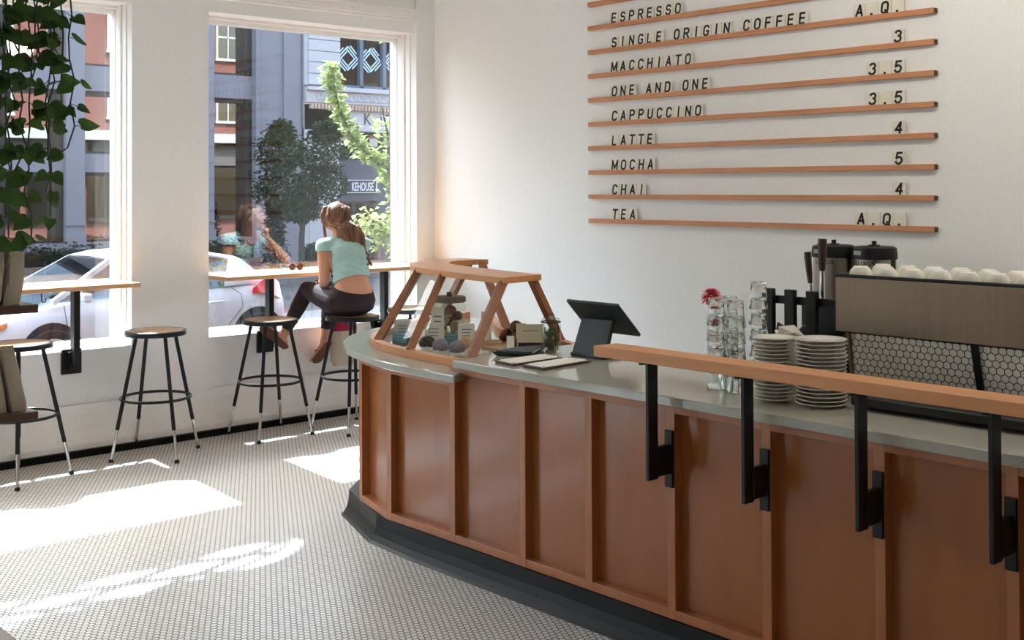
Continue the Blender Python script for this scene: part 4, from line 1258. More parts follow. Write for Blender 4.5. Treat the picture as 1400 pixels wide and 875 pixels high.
for y in (-4.87, -5.35, -5.85):
    for x in (-1.85, -1.66):
        MB().lathe([(0.022, 0.0), (0.022, 0.032)], (x, y, ZS2), 16).build('foot', m_black, em, smooth=True)
m_cup = pbr('white cup china', (226, 222, 210), 0.25, var=0.02, coat=0.3)
def make_cup():
    t = thing('coffee_cup', 'x', 'cup', (0, 0, 0))
    MB().lathe([(0.0425, 0.0), (0.043, 0.004), (0.042, 0.022), (0.036, 0.042), (0.027, 0.051), (0.024, 0.055), (0.0, 0.0545)], seg=28, caps=False).build('cup_body', m_cup, t, smooth='all')
    return t
src = None
for row, x in enumerate((-1.872, -1.797, -1.722)):
    for k in range(8):
        y = -4.85 - 0.100 * k - (0.045 if row % 2 else 0)
        lab = 'upturned white cup on the espresso machine, %s row, %s from the left' % (('front', 'middle', 'back')[row], ORD[k])
        if src is None:
            src = make_cup()
            src.location = (x, y, 1.309)
            src['label'], src['group'] = lab, 'white cups upside down on the espresso machine'
        else:
            copy_thing(src, (x, y, 1.309), rnd.uniform(0, 6.28), lab)

# black pour stand and the two tall tap handles
m_dkwood = pbr('dark tap handle wood', (58, 36, 32), 0.4, var=0.2, scale=12, stretch=(4, 4, 0.5))
ps = thing('pour_stand', 'black three post drip coffee stand behind the stacked plates', 'stand', (-1.87, -4.6, ZS2))
for y, zt in ((-4.465, 1.262), (-4.560, 1.262), (-4.655, 1.262)):
    MB().box(-1.895, -1.872, y - 0.022, y + 0.022, ZS2, zt).build('post', m_black, ps, bevel=0.003)
MB().box(-1.872, -1.855, -4.78, -4.43, 1.205, 1.235).build('crossbar', m_black, ps, bevel=0.002)
MB().box(-1.90, -1.70, -4.76, -4.42, ZS2, ZS2 + 0.012).build('drip_tray', m_steel, ps)
kt = thing('kettle', 'dark round kettle behind the posts of the pour stand', 'kettle', (-1.78, -4.55, ZS2 + 0.012))
MB().lathe([(0.0, 0.0), (0.075, 0.0), (0.082, 0.02), (0.075, 0.10), (0.05, 0.16), (0.02, 0.19), (0.0, 0.192)], (-1.768, -4.56, ZS2 + 0.012), 28, caps=False).build('kettle_body', m_black, kt, smooth=True)
MB().tube([(-1.775, -4.64, ZS2 + 0.05), (-1.775, -4.69, ZS2 + 0.08), (-1.775, -4.70, ZS2 + 0.15), (-1.775, -4.74, ZS2 + 0.19)], 0.009, 8).build('spout', m_black, kt, smooth=True)
MB().tube([(-1.775, -4.50, ZS2 + 0.17), (-1.775, -4.43, ZS2 + 0.20), (-1.775, -4.42, ZS2 + 0.12), (-1.775, -4.48, ZS2 + 0.08)], 0.008, 8).build('handle', m_dkwood, kt, smooth=True)
nk = thing('folded_napkin', 'crumpled white napkin peeping up between the two plate stacks', 'napkin', (-1.96, -4.64, ZS2))
MB().loft([[(-1.99, -4.62, ZS2), (-1.96, -4.58, ZS2), (-1.93, -4.64, ZS2), (-1.96, -4.68, ZS2)], [(-2.01, -4.595, 1.10), (-1.96, -4.54, 1.115), (-1.94, -4.66, 1.10), (-1.99, -4.65, 1.118)], [(-2.0, -4.585, 1.135), (-1.97, -4.57, 1.12), (-1.95, -4.62, 1.14), (-1.98, -4.64, 1.115)]]).build('napkin_cloth', m_paper, nk)
tw = thing('tap_tower', 'low black tap tower carrying the two upright dark tap handles', 'tap', (-1.80, -4.66, ZS2))
MB().box(-1.665, -1.63, -4.78, -4.46, ZS2, 1.20).build('tower_body', m_black, tw, bevel=0.004)
def tap(y0, z0, lean, htop, w, nm, collar):
    a = V((-1.648, y0, z0))
    bdir = V((0, -lean, 1)).normalized()
    b = a + bdir * 0.04
    MB().tube([V((-1.648, y0, 1.20)), a, b], [0.012, 0.011, 0.009], 14).build('tap_stem', m_chrome, tw, smooth=True, label=collar)
    MB().tube([b - bdir * 0.01, b + bdir * (htop - z0 - 0.04) * 0.3, b + bdir * (htop - z0 - 0.06), b + bdir * (htop - z0 - 0.04)], [w * 0.62, w * 0.85, w, w * 0.9], 16).build('tap_handle', m_dkwood, tw, smooth=True)
tap(-4.495, 1.235, -0.10, 1.392, 0.0145, 'a', 'chrome stem')
tap(-4.545, 1.29, 0.02, 1.445, 0.0185, 'b', 'chrome stem')

# ------------------------------------------------------------------ back bar with two coffee servers
bb = thing('back_counter', 'grey topped service counter against the menu wall behind the espresso machine', 'counter', (-0.27, -5.2, 0))
MB().box(-0.62, XM - 0.021, -7.3, -3.66, 0.0, 0.86).build('cabinet', m_wood, bb)
MB().box(-0.645, XM - 0.001, -7.3, -3.64, 0.86, 0.895).build('worktop', m_slab, bb, bevel=0.003)
m_alu = pbr('satin steel server', (158, 150, 140), 0.3, 1.0, var=0.03)
m_lcd = pbr('grey display', (150, 150, 140), 0.3)
for y, lab in ((-3.778, 'left black topped steel coffee server, partly behind a tap handle'), (-4.008, 'right black topped steel coffee server behind the espresso machine')):
    sv = thing('coffee_server', lab, 'coffee server', (-0.35, y, 0.895), 'steel coffee servers on the back counter')
    x = -0.35
    MB().lathe([(0.0, 0.035), (0.105, 0.035), (0.1055, 0.05), (0.1055, 0.393), (0.0, 0.393)], (x, y, 0.895), 40, caps=False).build('steel_body', m_alu, sv, smooth=True)
    MB().lathe([(0.0, 0.0), (0.112, 0.0), (0.112, 0.04), (0.108, 0.06), (0.0, 0.06)], (x, y, 0.895), 40, caps=False).build('foot', m_black, sv, smooth=True)
    MB().lathe([(0.0, 0.392), (0.112, 0.392), (0.113, 0.42), (0.108, 0.448), (0.09, 0.455), (0.0, 0.457)], (x, y, 0.895), 40, caps=False).lathe([(0.03, 0.455), (0.028, 0.462), (0.0, 0.464)], (x, y, 0.895), 20, caps=False).lathe([(0.012, 0.462), (0.012, 0.48), (0.0, 0.482)], (x, y, 0.895), 14, caps=False).build('lid', m_black, sv, smooth=True)
    for sgn in (-1, 1):
        MB().box(x - 0.02, x + 0.02, y + sgn * 0.1025 - 0.004, y + sgn * 0.1025 + 0.004, 0.93, 1.30).build('side_handle', m_black, sv, bevel=0.003)
    MB().obox((x - 0.1085, y + 0.028, 0.895 + 0.424), V((-0.004, 0.001, 0)), V((0.0055, 0.022, 0)), (0, 0, 0.010)).build('display', m_lcd, sv)
    # printed lettering bent round the steel body
    g = text('LUXUS', 'server_lettering', m_black2, None, (0, 0, 0), 0.031, 0.0003, (math.pi / 2, 0, 0), align='CENTER', bold=0.0006, spacing=1.15)
    a0 = math.radians(184)
    for v in g.data.vertices:
        aa = a0 + v.co.x / 0.106
        rr = 0.1062 + 0.0004
        v.co = V((rr * math.cos(aa), rr * math.sin(aa), 0.362 + v.co.z))
    g.parent = sv

# ------------------------------------------------------------------ globe pendants added out of view to brighten the menu wall
m_globe, nt_, out_ = newmat('added warm globe')
em_ = nt_.nodes.new('ShaderNodeEmission')
em_.inputs[0].default_value = (1.0, 0.92, 0.80, 1)
em_.inputs[1].default_value = 10.0
nt_.links.new(em_.outputs[0], out_.inputs[0])
for k, y in enumerate((-4.35, -5.6, -6.85)):
    pd_ = thing('added_globe_lamp', 'added unseen globe lamp brightening the menu wall, %s from the window' % ORD[k], 'lamp', (-1.30, y, ZC), 'added globe lamps above the counter')
    MB().ball((-1.30, y, 3.15), 0.14, 24, 16).build('globe', m_globe, pd_, smooth=True)
    MB().lathe([(0.05, 3.275), (0.045, 3.33), (0.012, 3.35), (0.0, 3.35)], (-1.30, y, 0), 18, caps=False).build('lamp_holder', m_black, pd_, smooth=True)
    MB().tube([(-1.30, y, 3.34), (-1.30, y, ZC - 0.001)], 0.004, 6).build('cord', m_black, pd_)

# ------------------------------------------------------------------ inside the display case
ZD = ZLOW + 0.034
m_crust = pbr('baked golden crust', (132, 78, 46), 0.6, col2=(78, 42, 26), scale=40, bump=0.4)
m_choc = pbr('dark chocolate bake', (62, 42, 36), 0.7, var=0.3, scale=60, bump=0.5)
m_pale = pbr('pale pastry', (206, 178, 140), 0.7, col2=(168, 128, 88), scale=35, bump=0.3)
m_grey = pbr('grey violet frosted bake', (128, 120, 132), 0.7, var=0.2, scale=50, bump=0.4)
m_tealb = pbr('teal packet', (84, 132, 140), 0.5, var=0.08)
m_prt = pbr('printed grey line', (120, 118, 116), 0.8)
def lump(name, label, cat, mat, c, r, seed, group=None, top=None):
    t = thing(name, label, cat, c, group)
    rr = random.Random(seed)
    m = MB().ball((c[0], c[1], c[2] + r[2] * 0.95), r, 18, 12)
    for v in m.bm.verts:
        k = 1 + rr.uniform(-0.07, 0.07)
        v.co = V((c[0] + (v.co.x - c[0]) * k, c[1] + (v.co.y - c[1]) * k, max(c[2], v.co.z)))
    m.build('crumb', mat, t, smooth='all')
    if top:
        MB().lathe([(r[0] * 0.78, 0.0), (r[0] * 0.92, r[2] * 0.9), (r[0] * 0.90, r[2] * 0.9), (r[0] * 0.76, 0.001)], (c[0], c[1], c[2]), 20, caps=False).build('paper_case', top, t, smooth='all')
    return t
def croissant(label, c, ang, L, mat, group):
    t = thing('croissant', label, 'croissant', c, group)
    pts, rs = [], []
    for k in range(17):
        u_ = -1 + k / 8
        a = ang + u_ * 0.9
        pts.append((c[0] + L * math.sin(u_ * 1.15) * math.cos(ang) - L * 0.5 * (1 - math.cos(u_ * 1.2)) * math.sin(ang), c[1] + L * math.sin(u_ * 1.15) * math.sin(ang) + L * 0.5 * (1 - math.cos(u_ * 1.2)) * math.cos(ang), c[2] + 0.030 - 0.012 * abs(u_)))
        rs.append(max(0.006, 0.030 * (1 - u_ * u_ * 0.75) * (1 + 0.10 * math.cos(k * math.pi))))
    m = MB().tube(pts, rs, 14)
    for v in m.bm.verts: v.co.z = max(v.co.z, c[2] + 0.001)
    m.build('crumb', mat, t, smooth='all')
    return t
# boards under the pastries
for (pts, lab, mat) in (([(-2.16, -2.50), (-1.90, -2.44), (-1.96, -2.92), (-2.24, -2.92)], 'pale marble board under the pastries behind the front glass', m_china), ([(-1.84, -2.48), (-1.63, -2.62), (-1.67, -3.08), (-1.90, -3.08)], 'pale wooden board heaped with croissants at the open end of the case', m_pale)):
    bd_ = thing('pastry_board', lab, 'board', (sum(p[0] for p in pts) / 4, sum(p[1] for p in pts) / 4, ZD), None)
    MB().prism(pts, ZD, ZD + 0.012).build('board', mat, bd_, bevel=0.002)
zb_ = ZD + 0.012
for i, (x, y, a, mt, w_) in enumerate([(-1.63, -2.68, 0.4, m_crust, 'at the back by the rear post'), (-1.68, -2.82, 1.2, m_crust, 'in the middle of the heap'), (-1.80, -2.98, 0.2, m_crust, 'nearest the dark tray'), (-1.83, -2.66, 1.0, m_pale, 'pale and floury, closest to the front glass')]):
    croissant('golden croissant on the pale board, ' + w_ if mt is m_crust else 'croissant on the pale board, ' + w_, (x, y, zb_), a, 0.058, mt, 'croissants at the open end of the case')
for i, (x, y, z_, a, w_) in enumerate([(-1.63, -2.75, 0.045, 0.9, 'on top, toward the rear post'), (-1.69, -2.87, 0.045, 0.5, 'on top, toward the herb jar'), (-1.62, -2.84, 0.0, 1.4, 'low, beside the narrow white card')]):
    croissant('dark baked croissant on the pale board, ' + w_, (x, y, zb_ + z_), a, 0.058, m_crust, 'croissants at the open end of the case')
lump('chocolate_bun', 'dark chocolate bun at the open end, behind the card with the black band', 'pastry', m_choc, (-1.72, -3.02, zb_), (0.045, 0.045, 0.034), 2)
lump('chocolate_bun', 'dark brown bun at the back of the pale board beside the right rear post', 'pastry', m_choc, (-1.635, -2.955, zb_), (0.038, 0.042, 0.04), 4)
for i, (x, y, mt, lab) in enumerate([(-2.13, -2.66, m_choc, 'dark chocolate muffin right behind the front glass'), (-2.16, -2.80, m_grey, 'grey violet frosted muffin by the front glass, second from the open end'), (-2.14, -2.90, m_grey, 'grey violet frosted muffin beside the big front post'), (-2.02, -2.82, m_pale, 'pale muffin behind the frosted ones, near the big front post'), (-1.93, -2.53, m_pale, 'pale muffin behind the dark chocolate one')]):
    lump('muffin', lab, 'muffin', mt, (x, y, zb_), (0.040, 0.040, 0.034), 30 + i, 'muffins behind the front glass', m_paper)
for i, (x, y, lab) in enumerate([(-2.06, -2.38, 'stack of teal packets behind the middle front post'), (-1.93, -2.60, 'smaller stack of teal packets behind the white price cards')]):
    st_ = thing('packet_stack', lab, 'packets', (x, y, ZD if i == 0 else zb_))
    for k in range(5 if i == 0 else 4):
        z_ = (ZD if i == 0 else zb_) + 0.0125 * k
        MB().obox((x + rnd.uniform(-.004, .004), y, z_ + 0.006), (0.035, 0.01, 0), (-0.012, 0.045, 0), (0, 0, 0.0055)).build('packet', m_tealb, st_, bevel=0.002)
lump('bread_roll', 'round pale bread roll at the far left behind the glass', 'bread', m_pale, (-1.97, -2.24, ZD), (0.048, 0.048, 0.03), 50)
# sweets jar
sj = thing('biscuit_jar', 'tall clear glass jar with a flat wooden lid and biscuits in the display case', 'jar', (-1.72, -2.325, ZD))
MB().lathe([(0.0, 0.003), (0.078, 0.003), (0.084, 0.012), (0.084, 0.170), (0.074, 0.190)], (-1.72, -2.325, ZD), 36, caps=False).build('glass_body', m_jar, sj, smooth=True)
MB().lathe([(0.0, 0.190), (0.086, 0.190), (0.088, 0.195), (0.088, 0.214), (0.084, 0.219), (0.0, 0.219)], (-1.72, -2.325, ZD), 36, caps=False).build('wooden_lid', pbr('weathered lid wood', (128, 112, 94), 0.6, var=0.15, scale=14), sj, smooth=True)
MB().lathe([(0.013, 0.219), (0.015, 0.235), (0.011, 0.243), (0.0, 0.244)], (-1.72, -2.325, ZD), 16, caps=False).build('lid_knob', m_walnut, sj, smooth=True)
for i in range(8):
    a = i * 2.4
    x, y, z = -1.72 + 0.042 * math.cos(a), -2.325 + 0.042 * math.sin(a), ZD + 0.032 + 0.017 * i
    bt = tag(MB().ball((x, y, z), (0.030, 0.030, 0.026), 14, 8).build('biscuit', m_crust if i % 2 else m_pale, None, smooth='all'), 'brown biscuit in the lidded jar, %s from the bottom' % ORD[i], 'biscuit', 'biscuits heaped in the lidded jar')
# cards standing among the pastries
def card(c, w, h, yaw_, lean, label, lines=3, band=False, mat=None):
    t = thing('price_card', label, 'card', c, None)
    d = V((math.cos(yaw_), math.sin(yaw_), 0))
    n = V((d.y, -d.x, 0))
    if n.x > 0: n = -n
    upv = (V((0, 0, 1)) + n * lean).normalized()
    cc = V(c) + upv * h / 2
    MB().obox(cc, d * w / 2, n * 0.0012, upv * h / 2).build('card', mat or m_paper, t)
    pr = MB()
    for k in range(lines):
        o_ = cc + n * 0.0016 + upv * h * (0.26 - 0.13 * k)
        pr.obox(o_, d * w * (0.30 - 0.04 * k), n * 0.0003, upv * h * 0.016)
    if lines: pr.build('printing', m_prt, t)
    if band:
        MB().obox(cc + n * 0.0016 - upv * h * 0.30, d * w * 0.46, n * 0.0008, upv * h * 0.12).build('black_band', m_black2, t)
    return t
yw = math.radians(-40)
card((-2.02, -2.31, ZD), 0.080, 0.115, yw, -0.2, 'white price card at the far left behind the glass, by the bread roll')
card((-2.080, -2.645, zb_), 0.084, 0.122, yw, -0.18, 'tall white price card standing over the dark chocolate muffin')
card((-2.015, -2.595, zb_ + 0.0), 0.066, 0.19, yw, -0.12, 'tallest white price card, rising behind the card over the chocolate muffin')
card((-1.96, -2.75, zb_), 0.080, 0.118, yw, -0.18, 'white price card in the middle behind the front glass, right of the jar')
card((-1.70, -2.60, zb_), 0.052, 0.145, yw, -0.1, 'small white price card at the rear of the croissant board', 2)
card((-2.06, -2.945, zb_), 0.045, 0.09, yw, -0.3, 'blank white card leaning against the big front post', 0)
card((-1.76, -2.925, zb_), 0.040, 0.115, yw, -0.2, 'narrow white card beside the dark chocolate bun', 0)
card((-1.815, -3.055, ZD + 0.012), 0.130, 0.128, math.radians(-44), -0.12, 'large cream card with a black band beside the herb jar', 1, True, pbr('cream card', (196, 186, 162), 0.8, var=0.03))
card((-1.89, -2.995, zb_), 0.036, 0.075, yw, -0.3, 'small plain card next to the cream card with the black band', 0)

# ------------------------------------------------------------------ paper coffee bags on the plank shelf
m_kraft = pbr('grey brown paper bag', (164, 153, 138), 0.85, var=0.06, scale=16, bump=0.25)
sh_ = thing('plank_shelf', 'dark walnut plank shelf at the left edge carrying paper coffee bags', 'shelf', (-4.4, -2.68, 0))
SY0, SY1 = -2.78, -2.58
for z, nm in ((0.811, 'plank'), (1.200, 'plank'), (2.55, 'plank')):
    MB().box(-4.75, -4.025 if z < 2 else -3.95, SY0, SY1, z, z + 0.030).build('plank', m_walnut, sh_, bevel=0.003)
MB().box(-4.75, -4.10, SY0, -2.60, 0.0, 0.03).build('plank', m_walnut, sh_, bevel=0.003)
for x in (-4.70, -4.28):
    for y in (SY0 + 0.015, SY1 - 0.015):
        MB().box(x - 0.012, x + 0.012, y - 0.012, y + 0.012, 0.03, 2.58).build('steel_upright', m_black, sh_)
def coffee_bag(x, y, z, h, w, lean, label, seed):
    t = thing('coffee_bag', label, 'paper bag', (x, y, z), 'paper coffee bags on the plank shelf')
    rr = random.Random(seed)
    rings = []
    for u_, sx, sy in ((0, 1.0, 1.0), (0.12, 1.04, 1.05), (0.4, 1.02, 0.98), (0.62, 0.97, 0.78), (0.8, 0.92, 0.42), (0.93, 0.90, 0.12), (1.0, 0.88, 0.07)):
        ring = []
        for k in range(20):
            a = 2 * math.pi * k / 20
            ca, sa = math.cos(a), math.sin(a)
            px_ = (abs(ca) ** 0.45) * (1 if ca > 0 else -1) * w / 2 * sx
            py_ = (abs(sa) ** 0.45) * (1 if sa > 0 else -1) * 0.048 * sy
            j = rr.uniform(-0.004, 0.004) * (1 if 0 < u_ else 0)
            ring.append((x + px_ + j + lean * u_ * h, y + py_ + j + 0.25 * lean * u_ * h, z + h * u_ + (rr.uniform(-0.003, 0.003) if u_ > 0.5 else 0)))
        rings.append(ring)
    MB().loft(rings).build('bag_body', m_kraft, t, smooth=True)
    yb_ = y + 0.25 * lean * 0.96 * h
    MB().obox((x + lean * 0.97 * h, yb_, z + h * 0.965), (w * 0.45, 0, 0), (0, 0.007, 0), (0, 0, h * 0.022)).build('folded_top', m_kraft, t, bevel=0.002)
    return t
BG = [(-4.105, 0.062, 0.190, 0.20, 'rightmost paper coffee bag on the upper plank'), (-4.172, 0.062, 0.20, 0.16, 'second paper coffee bag from the right on the upper plank'), (-4.240, 0.064, 0.245, 0.14, 'taller paper coffee bag on the upper plank, cut by the photo edge')]
for i, (x, w, h, ln_, lab) in enumerate(BG):
    coffee_bag(x, -2.69 + 0.005 * i, 1.2305, h, w, ln_, lab, 60 + i)
for i, (x, w, h, ln_, lab) in enumerate([(-4.078, 0.062, 0.235, -0.16, 'rightmost paper coffee bag on the lower plank'), (-4.146, 0.062, 0.24, -0.13, 'left paper coffee bag on the lower plank, cut by the photo edge')]):
    coffee_bag(x, -2.69 + 0.005 * i, 0.8415, h, w, ln_, lab, 70 + i)

# ------------------------------------------------------------------ trailing plant
m_leaf = leafmat('pothos leaf', (22, 40, 24), (78, 108, 48), 0.36, 9.0)
m_vine = pbr('dark vine stem', (40, 48, 32), 0.7)
m_pot = pbr('clay pot', (120, 112, 104), 0.8, var=0.1)
pp = thing('trailing_pothos', 'dark green pothos trailing down before the left window', 'plant', (-4.15, -2.68, 2.581))
MB().lathe([(0.0, 0.0), (0.09, 0.0), (0.12, 0.18), (0.125, 0.19), (0.11, 0.19), (0.10, 0.15), (0.0, 0.15)], (-4.15, -2.68, 2.581), 28, caps=False).build('pot', m_pot, pp, smooth=True)
rp = random.Random(5)
vines = [(-3.86, 1.76), (-3.90, 1.95), (-3.93, 1.62), (-3.96, 1.50), (-4.0, 2.0), (-4.02, 1.47), (-4.06, 1.7), (-4.08, 1.45), (-4.12, 1.52), (-4.16, 1.46), (-4.22, 1.6), (-3.98, 2.1), (-4.1, 2.1), (-4.14, 1.9)]
lv, vn = [], MB()
def heart(p, dirv, nv, L):
    """heart shaped leaf blade as a folded fan of faces"""
    s_ = dirv.cross(nv).normalized()
    out = [(0, 0), (-0.10, 0.22), (0.02, 0.42), (0.28, 0.46), (0.58, 0.32), (0.84, 0.13), (1.0, 0.0)]
    mid = [0.0, 0.02, 0.08, 0.28, 0.58, 0.84, 1.0]
    vs, fs = [], []
    for sg_ in (1, -1):
        k0 = len(vs)
        for (u_, w_), m_ in zip(out, mid):
            vs.append(p + dirv * L * m_ - nv * L * 0.10 * m_ * m_)
            vs.append(p + dirv * L * u_ + s_ * sg_ * w_ * L + nv * L * (0.16 * w_ - 0.12 * u_ * u_))
        for j in range(len(out) - 1):
            a = k0 + 2 * j
            fs.append((a, a + 2, a + 3, a + 1))
    return vs, fs
lm = MB()
nleaf = 0
for x, zend in vines:
    y = -2.70 + rp.uniform(-0.05, 0.08)
    pts = [V((-4.12 + (x + 4.12) * 0.35, -2.68, 2.74)), V((-4.12 + (x + 4.12) * 0.8, y - 0.1, 2.78))]
    z = 2.66
    while z > zend:
        pts.append(V((x + rp.uniform(-.018, .018), y + rp.uniform(-.02, .02), z)))
        z -= 0.085
    vn.tube(pts, 0.0032, 5)
    for p in pts[2:]:
        for _ in range(2 if rp.random() < 0.3 else 1):
            a = rp.uniform(0, 2 * math.pi)
            L = rp.uniform(0.050, 0.084)
            d = V((math.cos(a), 0.6 * math.sin(a), rp.uniform(-0.9, 0.1))).normalized()
            st = p + d * rp.uniform(0.015, 0.035)
            nv = V((rp.uniform(-.5, .3), rp.uniform(-1.0, -.3), rp.uniform(0.1, 0.8)))
            nv = (nv - d * nv.dot(d)).normalized()
            vn.tube([p, st], 0.0016, 4, caps=False)
            vs, fs = heart(st, d, nv, L)
            if nleaf < 0:
                pass
            lm.mesh(vs, fs)
            nleaf += 1
vn.build('vines', m_vine, pp, smooth=True)
lm.build('leaves', m_leaf, pp, normals=False, smooth='all')

# ------------------------------------------------------------------ things by the woman
m_phone = pbr('pinkish phone case', (190, 120, 110), 0.4)
sn = thing('sunglasses', 'folded sunglasses with amber lenses on the window bar left of the woman', 'sunglasses', (-1.13, 0.14, 1.0635))
m_lens = pbr('amber lens', (84, 40, 34), 0.15)
for dx in (-0.032, 0.032):
    m = MB().lathe([(0.0, -0.0015), (0.026, -0.0015), (0.026, 0.0015), (0.0, 0.0015)], (0, 0, 0), 20, caps=False)
    m.xform(Matrix.Translation((-1.13 + dx, 0.14, 1.0635 + 0.024)) @ Matrix.Rotation(math.pi / 2, 4, 'X'))
    m.build('lens', m_lens, sn, smooth=True)
MB().tube([(-1.142, 0.14, 1.095), (-1.13, 0.138, 1.098), (-1.118, 0.14, 1.095)], 0.002, 6).tube([(-1.188, 0.14, 1.092), (-1.19, 0.17, 1.085), (-1.10, 0.19, 1.068)], 0.002, 6).tube([(-1.072, 0.14, 1.092), (-1.07, 0.165, 1.085), (-1.16, 0.18, 1.068)], 0.002, 6).build('wire_frame', m_black, sn, smooth=True)
ph = thing('open_notebook', 'open white notebook lying on the window bar before the sunglasses', 'notebook', (-1.22, 0.05, 1.0635))
MB().obox((-1.26, 0.06, 1.0675), (0.05, 0.01, 0), (-0.012, 0.06, 0), (0, 0, 0.004)).build('pages', m_paper, ph, bevel=0.001)
MB().obox((-1.26, 0.06, 1.0642), (0.053, 0.0106, 0), (-0.0126, 0.063, 0), (0, 0, 0.0006)).build('cover', m_kraft, ph)

m_canvas = pbr('beige canvas tote', (206, 190, 168), 0.9, var=0.06, scale=30, bump=0.15)
m_mag = pbr('crimson cloth band', (158, 30, 62), 0.8, var=0.1)
m_navy = pbr('blue cloth band', (52, 84, 122), 0.8, var=0.1)
tb = thing('tote_bag', 'beige canvas tote bag with a crimson and blue band hanging under the window bar', 'bag', (-0.80, 0.05, 0.40))
def bagring(z, wx, wy):
    return [(-0.80 + (abs(math.cos(a)) ** 0.6) * (1 if math.cos(a) > 0 else -1) * wx, 0.03 + math.sin(a) * wy, z) for a in [2 * math.pi * k / 20 for k in range(20)]]
MB().loft([bagring(0.36, 0.08, 0.03), bagring(0.40, 0.105, 0.05), bagring(0.52, 0.115, 0.055), bagring(0.62, 0.11, 0.05)]).build('canvas_body', m_canvas, tb, smooth=True)
MB().loft([bagring(0.615, 0.111, 0.051), bagring(0.68, 0.108, 0.046), bagring(0.735, 0.105, 0.04)], True, False).build('crimson_band', m_mag, tb, smooth='all')
MB().box(-0.80, -0.74, -0.025, -0.012, 0.66, 0.735).build('blue_patch', m_navy, tb)
for dy in (-0.03, 0.05):
    MB().tube([(-0.90, 0.03 + dy, 0.72), (-0.88, 0.03, 0.86), (-0.84, 0.02, 1.0), (-0.82, 0.02, 1.03), (-0.80, 0.02, 1.0), (-0.76, 0.03, 0.86), (-0.74, 0.03 + dy, 0.72)], 0.007, 6, flat=0.5).build('strap', m_canvas, tb, smooth=True)
hk2 = thing('bag_hook', 'small black hook under the right window bar holding the tote bag', 'hook', (-0.82, 0.02, 1.036))
MB().tube([(-0.82, 0.02, 1.036), (-0.82, 0.02, 1.01), (-0.81, 0.02, 1.0), (-0.80, 0.02, 1.01)], 0.004, 6).build('hook_wire', m_black, hk2, smooth=True)
# ------------------------------------------------------------------ the woman at the window bar
m_skin = pbr('sun tanned skin', (206, 152, 122), 0.5, var=0.05, scale=14, sss=0.12)
m_top = pbr('mint jersey', (168, 204, 200), 0.85, var=0.06, scale=60, bump=0.1)
m_leg = pbr('dark plum leggings', (40, 20, 27), 0.8, var=0.12, scale=30)
m_hair = pbr('brown hair', (70, 45, 34), 0.45, col2=(158, 110, 80), scale=26, stretch=(1, 1, 0.15))
m_hairc = pbr('dark brown hair root', (74, 48, 36), 0.5, col2=(120, 80, 56), scale=30, stretch=(1, 1, 0.2))
PL = V((-1.03, -0.40, 0.775))
lat = V((0.97, -0.24, 0)).normalized()

def solidify_union(mb, voxel, smooth_it, name, mat, parent=None, post=None, fac=0.5):
    """fuse overlapping closed shapes into one continuous skin"""
    me = bpy.data.meshes.new('tmp')
    bmesh.ops.recalc_face_normals(mb.bm, faces=mb.bm.faces[:])
    mb.bm.to_mesh(me)
    mb.bm.free()
    o = bpy.data.objects.new('tmp', me)
    C.objects.link(o)
    r = o.modifiers.new('r', 'REMESH')
    r.mode = 'VOXEL'
    r.voxel_size = voxel
    s_ = o.modifiers.new('s', 'SMOOTH')
    s_.iterations = smooth_it
    s_.factor = fac
    bpy.context.view_layer.update()
    out = bpy.data.meshes.new_from_object(o.evaluated_get(bpy.context.evaluated_depsgraph_get()))
    bpy.data.objects.remove(o)
    b = MB()
    b.bm.from_mesh(out)
    bpy.data.meshes.remove(out)
    if post: post(b.bm)
    return b

def erings(path, n=28):
    """closed rings along the spine: (centre, half width, half depth)"""
    rings = []
    P = [V(p[0]) for p in path]
    for i, (c, a, b) in enumerate(path):
        t = (P[min(i + 1, len(P) - 1)] - P[max(i - 1, 0)]).normalized()
        dpt = t.cross(lat).normalized()
        rings.append([V(c) + lat * a * math.cos(q) + dpt * b * math.sin(q) for q in [2 * math.pi * k / n for k in range(n)]])
    return rings

pelvis, waist, ribs, chest, neckb = V((-1.04, -0.415, 0.868)), V((-1.022, -0.405, 1.0)), V((-1.01, -0.36, 1.10)), V((-1.003, -0.31, 1.195)), V((-0.995, -0.245, 1.292))
HC = V((-0.985, -0.160, 1.432))
shL, shR = V((-1.158, -0.262, 1.248)), V((-0.842, -0.280, 1.250))
elL, haL = V((-1.168, -0.285, 1.005)), V((-1.095, -0.135, 1.000))
elR, wrR = V((-0.785, 0.0, 1.092)), V((-0.898, -0.070, 1.246))
hipL, knL, anL = V((-1.135, -0.395, 0.872)), V((-1.150, -0.040, 0.935)), V((-1.305, 0.040, 0.605))
hipR, knR, anR = V((-0.945, -0.415, 0.872)), V((-0.955, -0.050, 0.925)), V((-0.965, 0.020, 0.590))
torso = [(pelvis - V((0, 0, 0.085)), 0.10, 0.085), (pelvis - V((0, 0, 0.05)), 0.155, 0.12), (pelvis + V((0, 0, 0.01)), 0.172, 0.128), (pelvis + V((0.005, 0, 0.065)), 0.152, 0.108), (waist, 0.122, 0.088), (ribs, 0.130, 0.096), (chest, 0.148, 0.100), (chest + (neckb - chest) * 0.45, 0.145, 0.082), (chest + (neckb - chest) * 0.8, 0.09, 0.06), (neckb, 0.055, 0.05)]
F = V((0.60, 0.79, 0.10)).normalized()
RT = V((F.y, -F.x, 0)).normalized()
UP = RT.cross(F).normalized()
def hp(f_, r_, u_): return HC + F * f_ + RT * r_ + UP * u_
def limb(mb, pts, rs):
    mb.tube(pts, rs, 16)
    for p, r_ in zip(pts, rs): mb.ball(p, r_ * 0.995, 14, 10)

